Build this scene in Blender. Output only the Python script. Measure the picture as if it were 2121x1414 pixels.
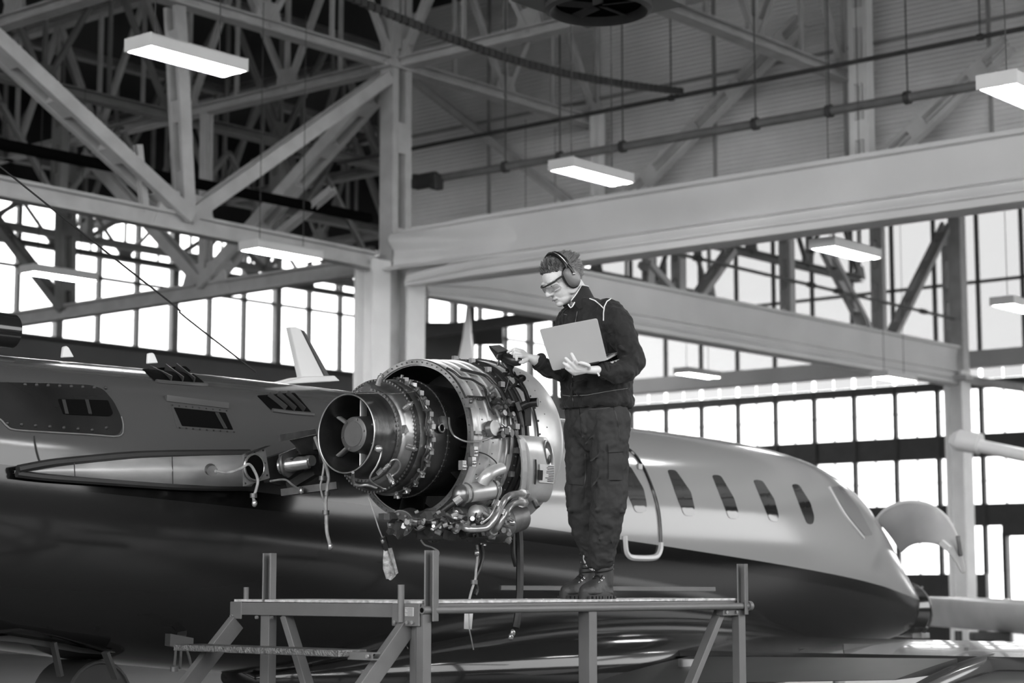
import bpy, bmesh, math, random
from mathutils import Vector, Matrix, Quaternion
random.seed(7)
for o in list(bpy.data.objects):
    bpy.data.objects.remove(o, do_unlink=True)
SC = bpy.context.scene
COL = SC.collection
# ------------------------------------------------------------------ camera, world, lights, exposure
CAMZ = 1.5
PITCH = math.atan(503 / 4000.0)
FPX = 4000.0
cd = bpy.data.cameras.new('camera')
cam = bpy.data.objects.new('camera', cd)
COL.objects.link(cam)
cam.location = (0, 0, CAMZ)
cam.rotation_euler = (math.pi / 2 + PITCH, 0, 0)
cd.sensor_width = 36.0
cd.lens = FPX / 2121.0 * 36.0
cd.clip_end = 400
cd.dof.use_dof = True
cd.dof.focus_distance = 10.3
cd.dof.aperture_fstop = 2.6
SC.camera = cam

world = bpy.data.worlds.new('overcast_sky')
SC.world = world
world.use_nodes = True
world.node_tree.nodes['Background'].inputs[0].default_value = (1, 1, 1, 1)
world.node_tree.nodes['Background'].inputs[1].default_value = 1.6
SC.view_settings.view_transform = 'Standard'
SC.view_settings.look = 'None'
SC.view_settings.exposure = 1.6
SC.view_settings.gamma = 1.0
SC.view_settings.use_curve_mapping = False
LAMP_POWER = 14.0

# ------------------------------------------------------------------ frames and pixel rays
# hall frame: s along the aircraft (to the nose), t across it (away from the camera), z up
PHI = math.radians(50)
CP, SP = math.cos(PHI), math.sin(PHI)
def W(s, t, z=0.0):
    return Vector((CP * s - SP * t, SP * s + CP * t, z))
def ray(px, py):
    u = (px - 1060.5) / FPX; v = (707.0 - py) / FPX
    c, sn = math.cos(PITCH), math.sin(PITCH)
    return Vector((u, c - v * sn, sn + v * c))
def PY(px, py, Y):                      # world point at forward distance Y
    d = ray(px, py); k = Y / d.y
    return Vector((d.x * k, Y, CAMZ + d.z * k))
def rayB(px, py):
    d = ray(px, py)
    return Vector((CP * d.x + SP * d.y, -SP * d.x + CP * d.y, d.z))
def Ps(px, py, s):
    d = rayB(px, py); k = s / d.x
    return Vector((s, d.y * k, CAMZ + d.z * k))
def Pt(px, py, t):
    d = rayB(px, py); k = t / d.y
    return Vector((d.x * k, t, CAMZ + d.z * k))
def Pz(px, py, z):
    d = rayB(px, py); k = (z - CAMZ) / d.z
    return Vector((d.x * k, d.y * k, z))
def B2W(p):
    return W(p[0], p[1], p[2])
def W2B(p):
    return Vector((CP * p[0] + SP * p[1], -SP * p[0] + CP * p[1], p[2]))

# ------------------------------------------------------------------ materials
MATS = {}
def M(name, v, rough=0.5, metal=0.0, var=0.0, scale=8.0, bump=0.0, bscale=40.0, coat=0.0, spec=0.5, stretch=None):
    if name in MATS: return MATS[name]
    m = bpy.data.materials.new(name); m.use_nodes = True
    nt = m.node_tree; b = nt.nodes['Principled BSDF']
    b.inputs['Base Color'].default_value = (v, v, v, 1)
    b.inputs['Roughness'].default_value = rough
    b.inputs['Metallic'].default_value = metal
    b.inputs['Specular IOR Level'].default_value = spec
    if coat: b.inputs['Coat Weight'].default_value = coat; b.inputs['Coat Roughness'].default_value = 0.03
    tc = nt.nodes.new('ShaderNodeTexCoord')
    src = tc.outputs['Object']
    if stretch:
        mp = nt.nodes.new('ShaderNodeMapping'); mp.inputs['Scale'].default_value = stretch
        nt.links.new(src, mp.inputs['Vector']); src = mp.outputs['Vector']
    n = nt.nodes.new('ShaderNodeTexNoise'); n.inputs['Scale'].default_value = scale; n.inputs['Detail'].default_value = 5
    nt.links.new(src, n.inputs['Vector'])
    r = nt.nodes.new('ShaderNodeValToRGB')
    lo, hi = max(0.0, v * (1 - var)), min(1.0, v * (1 + var))
    r.color_ramp.elements[0].position = 0.3; r.color_ramp.elements[0].color = (lo, lo, lo, 1)
    r.color_ramp.elements[1].position = 0.7; r.color_ramp.elements[1].color = (hi, hi, hi, 1)
    nt.links.new(n.outputs['Fac'], r.inputs['Fac']); nt.links.new(r.outputs['Color'], b.inputs['Base Color'])
    if bump:
        n2 = nt.nodes.new('ShaderNodeTexNoise'); n2.inputs['Scale'].default_value = bscale; n2.inputs['Detail'].default_value = 4
        nt.links.new(src, n2.inputs['Vector'])
        bp = nt.nodes.new('ShaderNodeBump'); bp.inputs['Strength'].default_value = bump; bp.inputs['Distance'].default_value = 0.02
        nt.links.new(n2.outputs['Fac'], bp.inputs['Height']); nt.links.new(bp.outputs['Normal'], b.inputs['Normal'])
    MATS[name] = m
    return m
def M_emit(name, strength):
    m = bpy.data.materials.new(name); m.use_nodes = True
    b = m.node_tree.nodes['Principled BSDF']
    b.inputs['Base Color'].default_value = (.8, .8, .8, 1)
    b.inputs['Emission Color'].default_value = (1, 1, 1, 1)
    b.inputs['Emission Strength'].default_value = strength
    MATS[name] = m
    return m
def M_glass(name, fac, tint=1.0, rough=0.05):
    m = bpy.data.materials.new(name); m.use_nodes = True
    nt = m.node_tree; nt.nodes.remove(nt.nodes['Principled BSDF'])
    out = [n for n in nt.nodes if n.type == 'OUTPUT_MATERIAL'][0]
    t = nt.nodes.new('ShaderNodeBsdfTransparent'); t.inputs[0].default_value = (tint, tint, tint, 1)
    g = nt.nodes.new('ShaderNodeBsdfGlossy'); g.inputs['Roughness'].default_value = rough
    g.inputs[0].default_value = (.9, .9, .9, 1)
    mx = nt.nodes.new('ShaderNodeMixShader'); mx.inputs[0].default_value = fac
    nt.links.new(t.outputs[0], mx.inputs[1]); nt.links.new(g.outputs[0], mx.inputs[2]); nt.links.new(mx.outputs[0], out.inputs['Surface'])
    MATS[name] = m
    return m
def M_corr(name, v, rough, waves, axis='Z', var=.15):
    m = M(name, v, rough, 0, var, 0.35)
    nt = m.node_tree; b = nt.nodes['Principled BSDF']
    tc = [n for n in nt.nodes if n.type == 'TEX_COORD'][0]
    w = nt.nodes.new('ShaderNodeTexWave'); w.bands_direction = axis; w.inputs['Scale'].default_value = waves
    nt.links.new(tc.outputs['Object'], w.inputs['Vector'])
    bp = nt.nodes.new('ShaderNodeBump'); bp.inputs['Strength'].default_value = .6; bp.inputs['Distance'].default_value = .03
    nt.links.new(w.outputs['Fac'], bp.inputs['Height']); nt.links.new(bp.outputs['Normal'], b.inputs['Normal'])
    return m

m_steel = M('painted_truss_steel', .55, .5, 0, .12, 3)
m_steel_d = M('dim_truss_steel', .2, .55, 0, .15, 3)  # same truss steel, dimness of the background put into a darker colour
m_col = M('white_column_paint', .86, .5, 0, .06, 2)
m_beam = M('beam_grey_paint', .80, .45, 0, .06, .8)
m_roof = M_corr('dark_roof_sheet', .012, .8, 6, 'X')
m_clad = M_corr('corrugated_cladding', .80, .6, 4, 'Z', .3)
m_wallg = M('grey_wall_panel', .12, .7, 0, .12, .8)
m_wallw = M('pale_wall_panel', .5, .7, 0, .12, .6)
m_frame = M('dark_window_frame', .045, .5, 0, .15, 4)
m_snowb = M('snow', .8, .8, 0, .05, 1)
m_glass = M_glass('window_glass', .10)
m_haze = M_glass('ribbed_translucent_pane', .10, .44, .4)
m_floor = M('polished_concrete_floor', .09, .35, 0, .2, .9)
m_ground = M('darkened_outside_ground', .10, .6, 0, .05, 1)  # outside ground coloured dark to cut its reflection in the lower fuselage
m_black = M('black_paint_and_shade', .004, .9, spec=.05)  # shade of holes and recesses put into the colour; also black pipe paint
m_pipe = M('dark_pipe_paint', .05, .5, 0, .2, 4)
m_pipeg = M('grey_pipe_paint', .17, .5, 0, .15, 4)
m_white = M('white_enamel', .72, .35, 0, .04, 3)
m_tube_on = M_emit('lit_lamp_diffuser', LAMP_POWER)

# ------------------------------------------------------------------ mesh helpers
class MB:
    def __init__(self): self.v = []; self.f = []
    def add(self, vs, fs):
        o = len(self.v); self.v += [Vector(p) for p in vs]; self.f += [tuple(i + o for i in q) for q in fs]; return self
    def box(self, c, size, R=None):
        c = Vector(c); h = Vector(size) / 2; vs = []
        for x in (-1, 1):
            for y in (-1, 1):
                for z in (-1, 1):
                    d = Vector((x * h.x, y * h.y, z * h.z)); vs.append(c + (R @ d if R else d))
        return self.add(vs, [(0,1,3,2),(4,6,7,5),(0,4,5,1),(2,3,7,6),(0,2,6,4),(1,5,7,3)])
    def frame(self, p0, p1, up):
        d = (Vector(p1) - Vector(p0)).normalized(); up = Vector(up)
        if abs(d.dot(up)) > .98: up = Vector((1, 0, 0)) if abs(d.x) < .9 else Vector((0, 1, 0))
        x = d.cross(up).normalized(); return d, x, x.cross(d).normalized()
    def extrude(self, prof, p0, p1, up=(0, 0, 1), caps=True):
        p0, p1 = Vector(p0), Vector(p1); d, x, y = self.frame(p0, p1, up); n = len(prof)
        vs = [p + x * a + y * b for p in (p0, p1) for a, b in prof]
        fs = [(i, (i + 1) % n, n + (i + 1) % n, n + i) for i in range(n)]
        if caps: fs += [tuple(range(n - 1, -1, -1)), tuple(range(n, 2 * n))]
        return self.add(vs, fs)
    def bar(self, p0, p1, w, h, up=(0, 0, 1)):
        return self.extrude([(-w/2,-h/2),(w/2,-h/2),(w/2,h/2),(-w/2,h/2)], p0, p1, up)
    def ibeam(self, p0, p1, w, h, up=(0, 0, 1), tf=None):
        tf = tf or h * .16; tw = w * .09
        return self.extrude([(-w/2,-h/2),(w/2,-h/2),(w/2,-h/2+tf),(tw,-h/2+tf),(tw,h/2-tf),(w/2,h/2-tf),(w/2,h/2),(-w/2,h/2),(-w/2,h/2-tf),(-tw,h/2-tf),(-tw,-h/2+tf),(-w/2,-h/2+tf)], p0, p1, up)
    def channel(self, p0, p1, w, h, th, up=(0, 0, 1)):
        return self.extrude([(-w/2,-h/2),(w/2,-h/2),(w/2,-h/2+th),(-w/2+th,-h/2+th),(-w/2+th,h/2-th),(w/2,h/2-th),(w/2,h/2),(-w/2,h/2)], p0, p1, up)
    def cyl(self, p0, p1, r0, r1=None, n=16, caps=True):
        r1 = r0 if r1 is None else r1; p0, p1 = Vector(p0), Vector(p1); d, x, y = self.frame(p0, p1, (0, 0, 1)); vs = []
        for p, r in ((p0, r0), (p1, r1)):
            for i in range(n):
                a = 2 * math.pi * i / n; vs.append(p + x * (r * math.cos(a)) + y * (r * math.sin(a)))
        fs = [(i, (i + 1) % n, n + (i + 1) % n, n + i) for i in range(n)]
        if caps: fs += [tuple(range(n - 1, -1, -1)), tuple(range(n, 2 * n))]
        return self.add(vs, fs)
    def tube(self, pts, r, n=8, sub=4, rads=None):
        P = [Vector(p) for p in pts]
        if sub > 1 and len(P) > 2:
            Q = []; RR = []
            for i in range(len(P) - 1):
                a, b, c, d = P[max(i-1,0)], P[i], P[i+1], P[min(i+2,len(P)-1)]
                for k in range(sub):
                    t = k / sub
                    Q.append(.5*((2*b)+(c-a)*t+(2*a-5*b+4*c-d)*t*t+(3*b-a-3*c+d)*t**3))
                    if rads: RR.append(rads[i]*(1-t)+rads[i+1]*t)
            Q.append(P[-1]); P = Q
            if rads: RR.append(rads[-1]); rads = RR
        vs = []; up = None
        for i, p in enumerate(P):
            d = (P[min(i+1,len(P)-1)] - P[max(i-1,0)])
            if d.length < 1e-9: d = Vector((0,0,1))
            d.normalize()
            if up is None: up = d.orthogonal().normalized()
            up = (up - d * up.dot(d))
            up = up.normalized() if up.length > 1e-6 else d.orthogonal().normalized()
            w = d.cross(up); rr = rads[i] if rads else r
            for k in range(n):
                a = 2 * math.pi * k / n; vs.append(p + up * (rr * math.cos(a)) + w * (rr * math.sin(a)))
        m = len(P); fs = []
        for i in range(m - 1):
            for k in range(n):
                fs.append((i*n+k, i*n+(k+1)%n, (i+1)*n+(k+1)%n, (i+1)*n+k))
        fs += [tuple(range(n-1,-1,-1)), tuple(range((m-1)*n, m*n))]
        return self.add(vs, fs)
    def loft(self, rings, caps=True, closed=True):
        n = len(rings[0]); vs = [p for r in rings for p in r]; fs = []
        for i in range(len(rings) - 1):
            for k in range(n if closed else n - 1):
                fs.append((i*n+k, i*n+(k+1)%n, (i+1)*n+(k+1)%n, (i+1)*n+k))
        if caps: fs += [tuple(range(n-1,-1,-1)), tuple(range((len(rings)-1)*n, len(rings)*n))]
        return self.add(vs, fs)
    def ell(self, c, rad, R=None, nu=16, nv=10):
        c = Vector(c); vs = []; fs = []
        def pt(a, b):
            d = Vector((rad[0]*math.cos(b)*math.cos(a), rad[1]*math.cos(b)*math.sin(a), rad[2]*math.sin(b)))
            return c + (R @ d if R else d)
        vs.append(pt(0, -math.pi/2))
        for j in range(1, nv):
            for i in range(nu): vs.append(pt(2*math.pi*i/nu, -math.pi/2 + math.pi*j/nv))
        vs.append(pt(0, math.pi/2)); L = len(vs) - 1
        for i in range(nu):
            fs.append((0, 1+(i+1)%nu, 1+i)); fs.append((L, L-nu+i, L-nu+(i+1)%nu))
        for j in range(nv - 2):
            for i in range(nu):
                a = 1+j*nu; fs.append((a+i, a+(i+1)%nu, a+nu+(i+1)%nu, a+nu+i))
        return self.add(vs, fs)
    def caps_(self, p0, r0, p1, r1, n=14):           # tapered capsule
        p0, p1 = Vector(p0), Vector(p1); d, x, y = self.frame(p0, p1, (0, 0, 1)); rings = []
        for k in range(5):
            a = -math.pi/2 + math.pi/2 * k / 4; a = max(a, -1.5)
            rings.append((p0 + d * (r0 * math.sin(a)), r0 * math.cos(a)))
        for k in range(5):
            a = math.pi/2 * k / 4; a = min(a, 1.5)
            rings.append((p1 + d * (r1 * math.sin(a)), r1 * math.cos(a)))
        return self.loft([[c + x*(r*math.cos(2*math.pi*i/n)) + y*(r*math.sin(2*math.pi*i/n)) for i in range(n)] for c, r in rings])

THING_BASE = {}
def props(o, label=None, cat=None, group=None, kind=None):
    if label: o['label'] = label
    if cat: o['category'] = cat
    if group: o['group'] = group
    if kind: o['kind'] = kind
    return o
def thing(name, label=None, cat=None, base=(0, 0, 0), fr='B', group=None, kind=None):
    o = bpy.data.objects.new(name, None); COL.objects.link(o); o.empty_display_size = .1
    base = Vector(base)
    o.location = B2W(base) if fr == 'B' else base
    if fr == 'B': o.rotation_euler = (0, 0, PHI)
    THING_BASE[o.name] = base
    return props(o, label, cat, group, kind)
def base_of(o):
    while o.name not in THING_BASE: o = o.parent
    return THING_BASE[o.name]
def shade(me, smooth, ang=.7):
    if smooth:
        me.polygons.foreach_set('use_smooth', [True] * len(me.polygons)); me.set_sharp_from_angle(angle=ang)
def fixn(me):
    bm = bmesh.new(); bm.from_mesh(me); bmesh.ops.recalc_face_normals(bm, faces=bm.faces); bm.to_mesh(me); bm.free()
def mk(name, mb, mat, parent=None, smooth=False, fr='B', label=None, cat=None, group=None, kind=None, bevel=0, ang=.7, mesh=None):
    """one mesh object; vertices given in the frame's coordinates"""
    if mesh is None:
        me = bpy.data.meshes.new(name); vs = mb.v
        if parent is not None: b = base_of(parent)
        else:
            xs = [p.x for p in vs]; ys = [p.y for p in vs]
            b = Vector(((min(xs)+max(xs))/2, (min(ys)+max(ys))/2, min(p.z for p in vs)))
        me.from_pydata([tuple(p - b) for p in vs], [], mb.f); me.update(); fixn(me)
    else: me = mesh; b = None
    shade(me, smooth, ang)
    me.materials.append(mat)
    o = bpy.data.objects.new(name, me); COL.objects.link(o)
    if parent is not None: o.parent = parent
    elif b is not None:
        o.location = B2W(b) if fr == 'B' else b
        if fr == 'B': o.rotation_euler = (0, 0, PHI)
        THING_BASE[o.name] = b
    if bevel:
        bv = o.modifiers.new('bevel', 'BEVEL'); bv.width = bevel; bv.segments = 2; bv.limit_method = 'ANGLE'
    return props(o, label, cat, group, kind)
def copy_tree(o, parent=None):
    c = o.copy(); COL.objects.link(c)
    if parent is not None: c.parent = parent
    for ch in list(o.children): copy_tree(ch, c)
    return c
def remesh(mb, voxel, it=4, fac=.5, disp=None):
    me = bpy.data.meshes.new('tmp'); me.from_pydata([tuple(p) for p in mb.v], [], mb.f); me.update(); fixn(me)
    o = bpy.data.objects.new('tmp', me); COL.objects.link(o)
    r = o.modifiers.new('r', 'REMESH'); r.mode = 'VOXEL'; r.voxel_size = voxel
    if it: s = o.modifiers.new('s', 'SMOOTH'); s.factor = fac; s.iterations = it
    if disp:
        tx = bpy.data.textures.new('folds', 'CLOUDS'); tx.noise_scale = disp[1]; tx.noise_depth = 2
        d = o.modifiers.new('d', 'DISPLACE'); d.texture = tx; d.strength = disp[0]; d.mid_level = .5; d.texture_coords = 'LOCAL'
    dg = bpy.context.evaluated_depsgraph_get(); dg.update()
    out = bpy.data.meshes.new_from_object(o.evaluated_get(dg))
    bpy.data.objects.remove(o, do_unlink=True); return out
def mesh_shift(me, b):
    me.transform(Matrix.Translation(-Vector(b)))
    return me
def X3(a, b, c):
    return Vector((a, b, c))
# ================================================================== THE HALL
S0, S1, T0, T1, ZR = -9.0, 46.0, -8.0, 36.0, 12.7
mk('floor', MB().box(((S0+S1)/2, (T0+T1)/2, -.1), (S1-S0, T1-T0, .2)), m_floor, kind='structure', label='smooth grey concrete hangar floor')
mk('ground', MB().box((15, 8, -.35), (240, 240, .3)), m_ground, kind='structure', label='ground outside the hangar, darkened to limit reflections')
mk('ceiling', MB().box(((S0+S1)/2, (T0+T1)/2, ZR+.1), (S1-S0+.6, T1-T0+.6, .2)), m_roof, kind='structure', label='black corrugated roof deck above the trusses')

def panes(win, mode, fixed, cells, rows, mat, th=.02):
    """cells along the wall, rows in z; one shared mesh per size"""
    cache = {}
    for a, b in cells:
        for z0, z1 in rows:
            key = (round(b-a, 3), round(z1-z0, 3))
            if key not in cache:
                me = bpy.data.meshes.new('pane'); q = MB()
                sz = (th, b-a, z1-z0) if mode == 's' else (b-a, th, z1-z0)
                q.box((0, 0, 0), sz); me.from_pydata([tuple(p) for p in q.v], [], q.f); me.materials.append(mat); fixn(me); cache[key] = me
            o = bpy.data.objects.new('pane', cache[key]); COL.objects.link(o); o.parent = win
            c = Vector((fixed, (a+b)/2, (z0+z1)/2)) if mode == 's' else Vector(((a+b)/2, fixed, (z0+z1)/2))
            o.location = c - base_of(win)

# ---- far right wall (glazed hangar doors), plane s = 46
bay = 1.25; tA = 23.98
edges = [tA + bay*k for k in range(-8, 10)]          # 13.98 .. 35.2
lowrows = [(1.77, 3.0), (3.56, 4.77), (5.37, 6.56)]
wr = thing('wall_right', 'dark spandrel wall of the glazed hangar doors', None, (46, 25, 0), kind='structure')
zones = [(0, 1.77), (3.0, 3.56), (4.77, 5.37), (6.56, 6.78)]
tl0, tl1 = edges[0], 36.0
for i, (z0, z1) in enumerate(zones):
    for a, b in zip(edges, edges[1:]+[36.0]):
        if i == 0 and b > 19.2 and a < 22.2: continue
        mk('spandrel_panel', MB().box((46.1, (a+b)/2, (z0+z1)/2), (.2, b-a-.025, z1-z0)), m_frame, wr)
    mk('spandrel_backing', MB().box((46.24, (tl0+tl1)/2, (z0+z1)/2), (.04, tl1-tl0, z1-z0)), m_frame, wr) if i else None
mk('lintel', MB().box((46.0, (tl0+tl1)/2, 7.3), (.5, tl1-tl0, .42)), m_wallw, wr)
mk('wall_section', MB().box((46.1, (tl0+T0)/2, ZR/2), (.2, tl0-T0, ZR)), m_wallw, wr)
mk('wall_header', MB().box((46.1, (tl0+tl1)/2, 12.0), (.2, tl1-tl0, 1.4)), m_wallw, wr)
win1 = thing('window_1', 'three rows of white lit panes in the glazed hangar doors', None, (46, 25, 1.77), kind='structure')
for e in edges:
    mk('mullion', MB().box((46.02, e, (1.77+6.56)/2), (.14, .11, 6.56-1.77)), m_frame, win1)
cells = []
for a, b in zip(edges[:-1], edges[1:]):
    cells += [(a+.055, (a+b)/2-.018), ((a+b)/2+.018, b-.055)]
    mk('glazing_bar', MB().box((46.02, (a+b)/2, (1.77+6.56)/2), (.05, .036, 6.56-1.77)), m_frame, win1)
low_cells = [c for c in cells]
panes(win1, 's', 46.02, [c for c in low_cells if c[0] > 22.1 or c[1] < 19.3], [lowrows[0]], m_glass)
panes(win1, 's', 46.02, low_cells, lowrows[1:], m_glass)
mk('glazing_bar', MB().box((46.02, (tl0+tl1)/2, 6.0), (.03, tl1-tl0, .02)), m_wallw, win1)
mk('glazing_bar', MB().box((46.02, (tl0+tl1)/2, 4.15), (.03, tl1-tl0, .02)), m_wallw, win1)
panes(win1, 's', 46.02, low_cells, [(6.79, 7.07)], m_haze)
win2 = thing('window_2', 'tall hazy upper panes above the glazed hangar doors', None, (46, 25, 7.5), kind='structure')
uc = []
for a, b in zip(edges[:-1], edges[1:]):
    mk('mullion', MB().box((46.02, a, 9.4), (.1, .09, 3.8)), m_wallg, win2); uc.append((a+.045, b-.045))
panes(win2, 's', 46.03, uc, [(7.52, 9.3), (9.38, 11.3)], m_haze)
mk('transom', MB().box((46.02, (tl0+tl1)/2, 9.34), (.08, tl1-tl0, .08)), m_wallg, win2)
d1 = thing('door_1', 'bright open doorway onto the snow under the glazing', None, (46, 20.7, 0), kind='structure')
for e in (19.25, 22.15):
    mk('door_jamb', MB().box((45.98, e, 1.4), (.24, .12, 2.8)), m_frame, d1)
mk('door_head', MB().box((45.98, 20.7, 2.86), (.24, 3.0, .28)), m_frame, d1)
# things outside the doorway
sn = MB()
for i in range(9):
    sn.ell((50+i*1.2, 18+1.1*i % 6, 0), (2.2+.3*(i % 3), 1.8, .9+.25*(i % 4)), None, 14, 8)
mk('snow_bank', sn, m_snowb, None, True, label='ploughed snow bank seen through the open doorway', cat='snow')

# ---- far left wall, plane t = 36
wl = thing('wall_left', 'grey lower wall beneath the high windows on the left', None, (20, 36, 0), kind='structure')
mk('wall_section', MB().box(((S0+S1)/2, 36.1, 3.5), (S1-S0, .2, 7.05)), m_wallg, wl)
mk('wall_header', MB().box(((S0+S1)/2, 36.1, 11.6), (S1-S0, .2, 2.2)), m_roof, wl)
mk('wall_section', MB().box(((S0+20)/2, 36.1, 8.8), (20-S0, .2, 3.5)), m_wallg, wl)
win3 = thing('window_3', 'high band of white panes behind the left trusses', None, (33, 36, 7.05), kind='structure')
le = [20 + 1.13*k for k in range(24)]
for i, e in enumerate(le):
    w = .2 if i % 3 == 0 else .07
    mk('mullion', MB().box((e, 36.0, 8.8), (w, .16, 3.5)), m_steel_d if i % 3 == 0 else m_frame, win3)
panes(win3, 't', 36.05, [(a+.05, b-.05) for a, b in zip(le[:-1], le[1:])], [(7.05, 8.55), (8.63, 10.5)], m_glass)
mk('transom', MB().box((33, 36.0, 8.59), (26, .08, .07)), m_frame, win3)
mk('sill', MB().box((33, 35.9, 7.02), (26, .3, .08)), m_frame, win3)

# ---- unseen walls behind the camera: openings added for daylight, dark bases for reflections
wb = thing('wall_back', 'unseen rear wall left open above an added dark base for daylight', None, (S0, 8, 0), kind='structure')
mk('wall_header', MB().box((S0-.1, (T0+T1)/2, 11.85), (.2, T1-T0, 1.7)), m_wallg, wb)
mk('wall_section', MB().box((S0-.1, 30, 5.5), (.2, 12, 11)), m_wallg, wb)
wn = thing('wall_near', 'unseen wall behind the photographer, left open above an added dark base for daylight', None, (15, T0, 0), kind='structure')
mk('wall_header', MB().box(((S0+S1)/2, T0-.1, 11.85), (S1-S0, .2, 1.7)), m_wallg, wn)
mk('wall_section', MB().box(((S0+S1)/2, T0-.1, 1.9), (S1-S0, .2, 3.8)), m_frame, wn)  # unseen dark base added to darken reflections on the lower fuselage
mk('wall_section', MB().box((S0-.1, (T0+24)/2, 1.1), (.2, 24-T0, 2.2)), m_frame, wb)  # unseen dark base added on the rear side for the same reflections
mk('post', MB().box((S0, T0-.1, 6.0), (.6, .6, 12)), m_wallg, wn)
mk('post', MB().box((S1, T0-.1, 6.0), (.6, .6, 12)), m_wallg, wn)

# ---- partition wall above the grey girder, plane s = 27.1
m_seam = M('wall_seam_grey', .30, .6, 0, .1, 4)
pw = thing('wall_partition', 'pale corrugated upper wall above the long girder', None, (27.1, 8, 7.2), kind='structure')
tj = [25.9] + [23.32-k*2.56 for k in range(13) if 23.32-k*2.56 > T0] + [T0]
for b, a in zip(tj[:-1], tj[1:]):
    for z0, z1 in ((7.2, 8.35), (8.35, 10.2), (10.2, 12.7)):
        mk('cladding_panel', MB().box((27.2, (a+b)/2, (z0+z1)/2), (.12, b-a, z1-z0)), m_clad, pw)
for k in range(10):
    t = 23.32 - k*2.56
    mk('seam', MB().box((27.12, t, 9.95), (.06, .05, 5.4)), m_seam, pw)
for z in (8.35, 10.2):
    mk('seam', MB().box((27.1, (25.9+T0)/2, z), (.05, 25.9-T0, .05)), m_seam, pw)

# ================================================================== STEELWORK
def gusset(t, c, n, w, h, mat):
    q = MB(); c = Vector(c); n = Vector(n).normalized(); up = Vector((0, 0, 1))
    q.extrude([(-w/2, -h*.35), (w/2, -h*.35), (w*.32, h*.65), (-w*.32, h*.65)], c - .035*up.cross(n), c + .035*up.cross(n))
    mk('gusset', q, mat, t)
def truss(label, p0, p1, h, pitch, mat, size=.17, group='roof trusses', cat='roof truss', name='roof_truss'):
    p0, p1 = Vector(p0), Vector(p1); L = (p1-p0).length; d = (p1-p0)/L; up = Vector((0, 0, h))
    T = thing(name, label, cat, p0, group=group)
    mk('bottom_chord', MB().ibeam(p0, p1, size*1.5, size), mat, T)
    mk('top_chord', MB().ibeam(p0+up, p1+up, size*1.3, size), mat, T)
    n = max(1, round(L/pitch)); st = L/n
    for k in range(n+1):
        a = p0 + d*(k*st)
        mk('vertical', MB().bar(a, a+up, size*.42, size*.42), mat, T)
        gusset(T, a + Vector((0, 0, size*.9)), d.cross(Vector((0,0,1))).cross(Vector((0,0,1))), size*3.2, size*2.0, mat)
        if k < n:
            m = p0 + d*((k+.5)*st) + up; b = p0 + d*((k+1)*st)
            mk('diagonal', MB().bar(a, m, size*.62, size*.5), mat, T)
            mk('diagonal', MB().bar(m, b, size*.62, size*.5), mat, T)
            mk('vertical', MB().bar(m - up, m, size*.35, size*.35), mat, T)
    return T
ZT = 9.72
HT = 2.35
truss('roof truss whose chord meets the white corner column top, running left', (21.8, 20.7, ZT), (21.8, 35.8, ZT), HT, 2.6, m_steel)
truss('roof truss rising to the right from the corner column above the girder', (21.8, 20.6, ZT), (21.8, 2.0, ZT), HT, 2.6, m_steel)
truss('roof truss crossing the very top left corner of the view', (16.4, 20.8, ZT), (16.4, 35.8, ZT), HT, 2.6, m_steel)
truss('roof truss from top left down to the corner column', (21.7, 20.7, ZT), (5.6, 20.7, ZT), HT, 2.6, m_steel)
truss('short roof truss from the corner column to the partition wall', (21.9, 20.7, ZT), (27.05, 20.7, ZT), HT, 2.6, m_steel)
truss('roof truss slanting from top centre right to the partition wall', (5.6, 15.6, ZT), (27.05, 15.6, ZT), HT, 2.6, m_steel)
truss('roof truss at the far top right corner of the view', (5.6, 10.5, ZT), (27.05, 10.5, ZT), HT, 2.6, m_steel)
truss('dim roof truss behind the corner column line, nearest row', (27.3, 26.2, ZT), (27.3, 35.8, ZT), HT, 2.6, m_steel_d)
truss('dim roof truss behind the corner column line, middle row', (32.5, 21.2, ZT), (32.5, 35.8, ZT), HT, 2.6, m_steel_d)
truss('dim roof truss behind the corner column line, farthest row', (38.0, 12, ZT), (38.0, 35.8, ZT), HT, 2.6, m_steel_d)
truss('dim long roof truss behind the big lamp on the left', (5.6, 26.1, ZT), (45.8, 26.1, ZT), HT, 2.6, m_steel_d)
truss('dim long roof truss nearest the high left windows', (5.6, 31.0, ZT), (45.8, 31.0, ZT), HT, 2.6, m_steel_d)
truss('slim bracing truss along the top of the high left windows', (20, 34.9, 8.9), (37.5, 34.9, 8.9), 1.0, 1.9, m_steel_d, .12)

def member(T, name, p0, p1, w, h, mat, laced=False, up=(0, 0, 1)):
    p0, p1 = Vector(p0), Vector(p1)
    if not laced: return mk(name, MB().ibeam(p0, p1, w, h, up), mat, T)
    q = MB(); d, x, y = q.frame(p0, p1, up); L = (p1-p0).length
    for sg in (-1, 1): q.bar(p0+y*sg*h*.38, p1+y*sg*h*.38, w, h*.24, up)
    for k in range(max(2, int(L/.9))):
        a = p0 + d*((k+.5)*L/max(2, int(L/.9))); q.bar(a-d*.16, a+d*.16, w*.9, h*.55, up)
    q.bar(p0, p1, w*.25, h*.1, up)
    return mk(name, q, mat, T)
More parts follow.
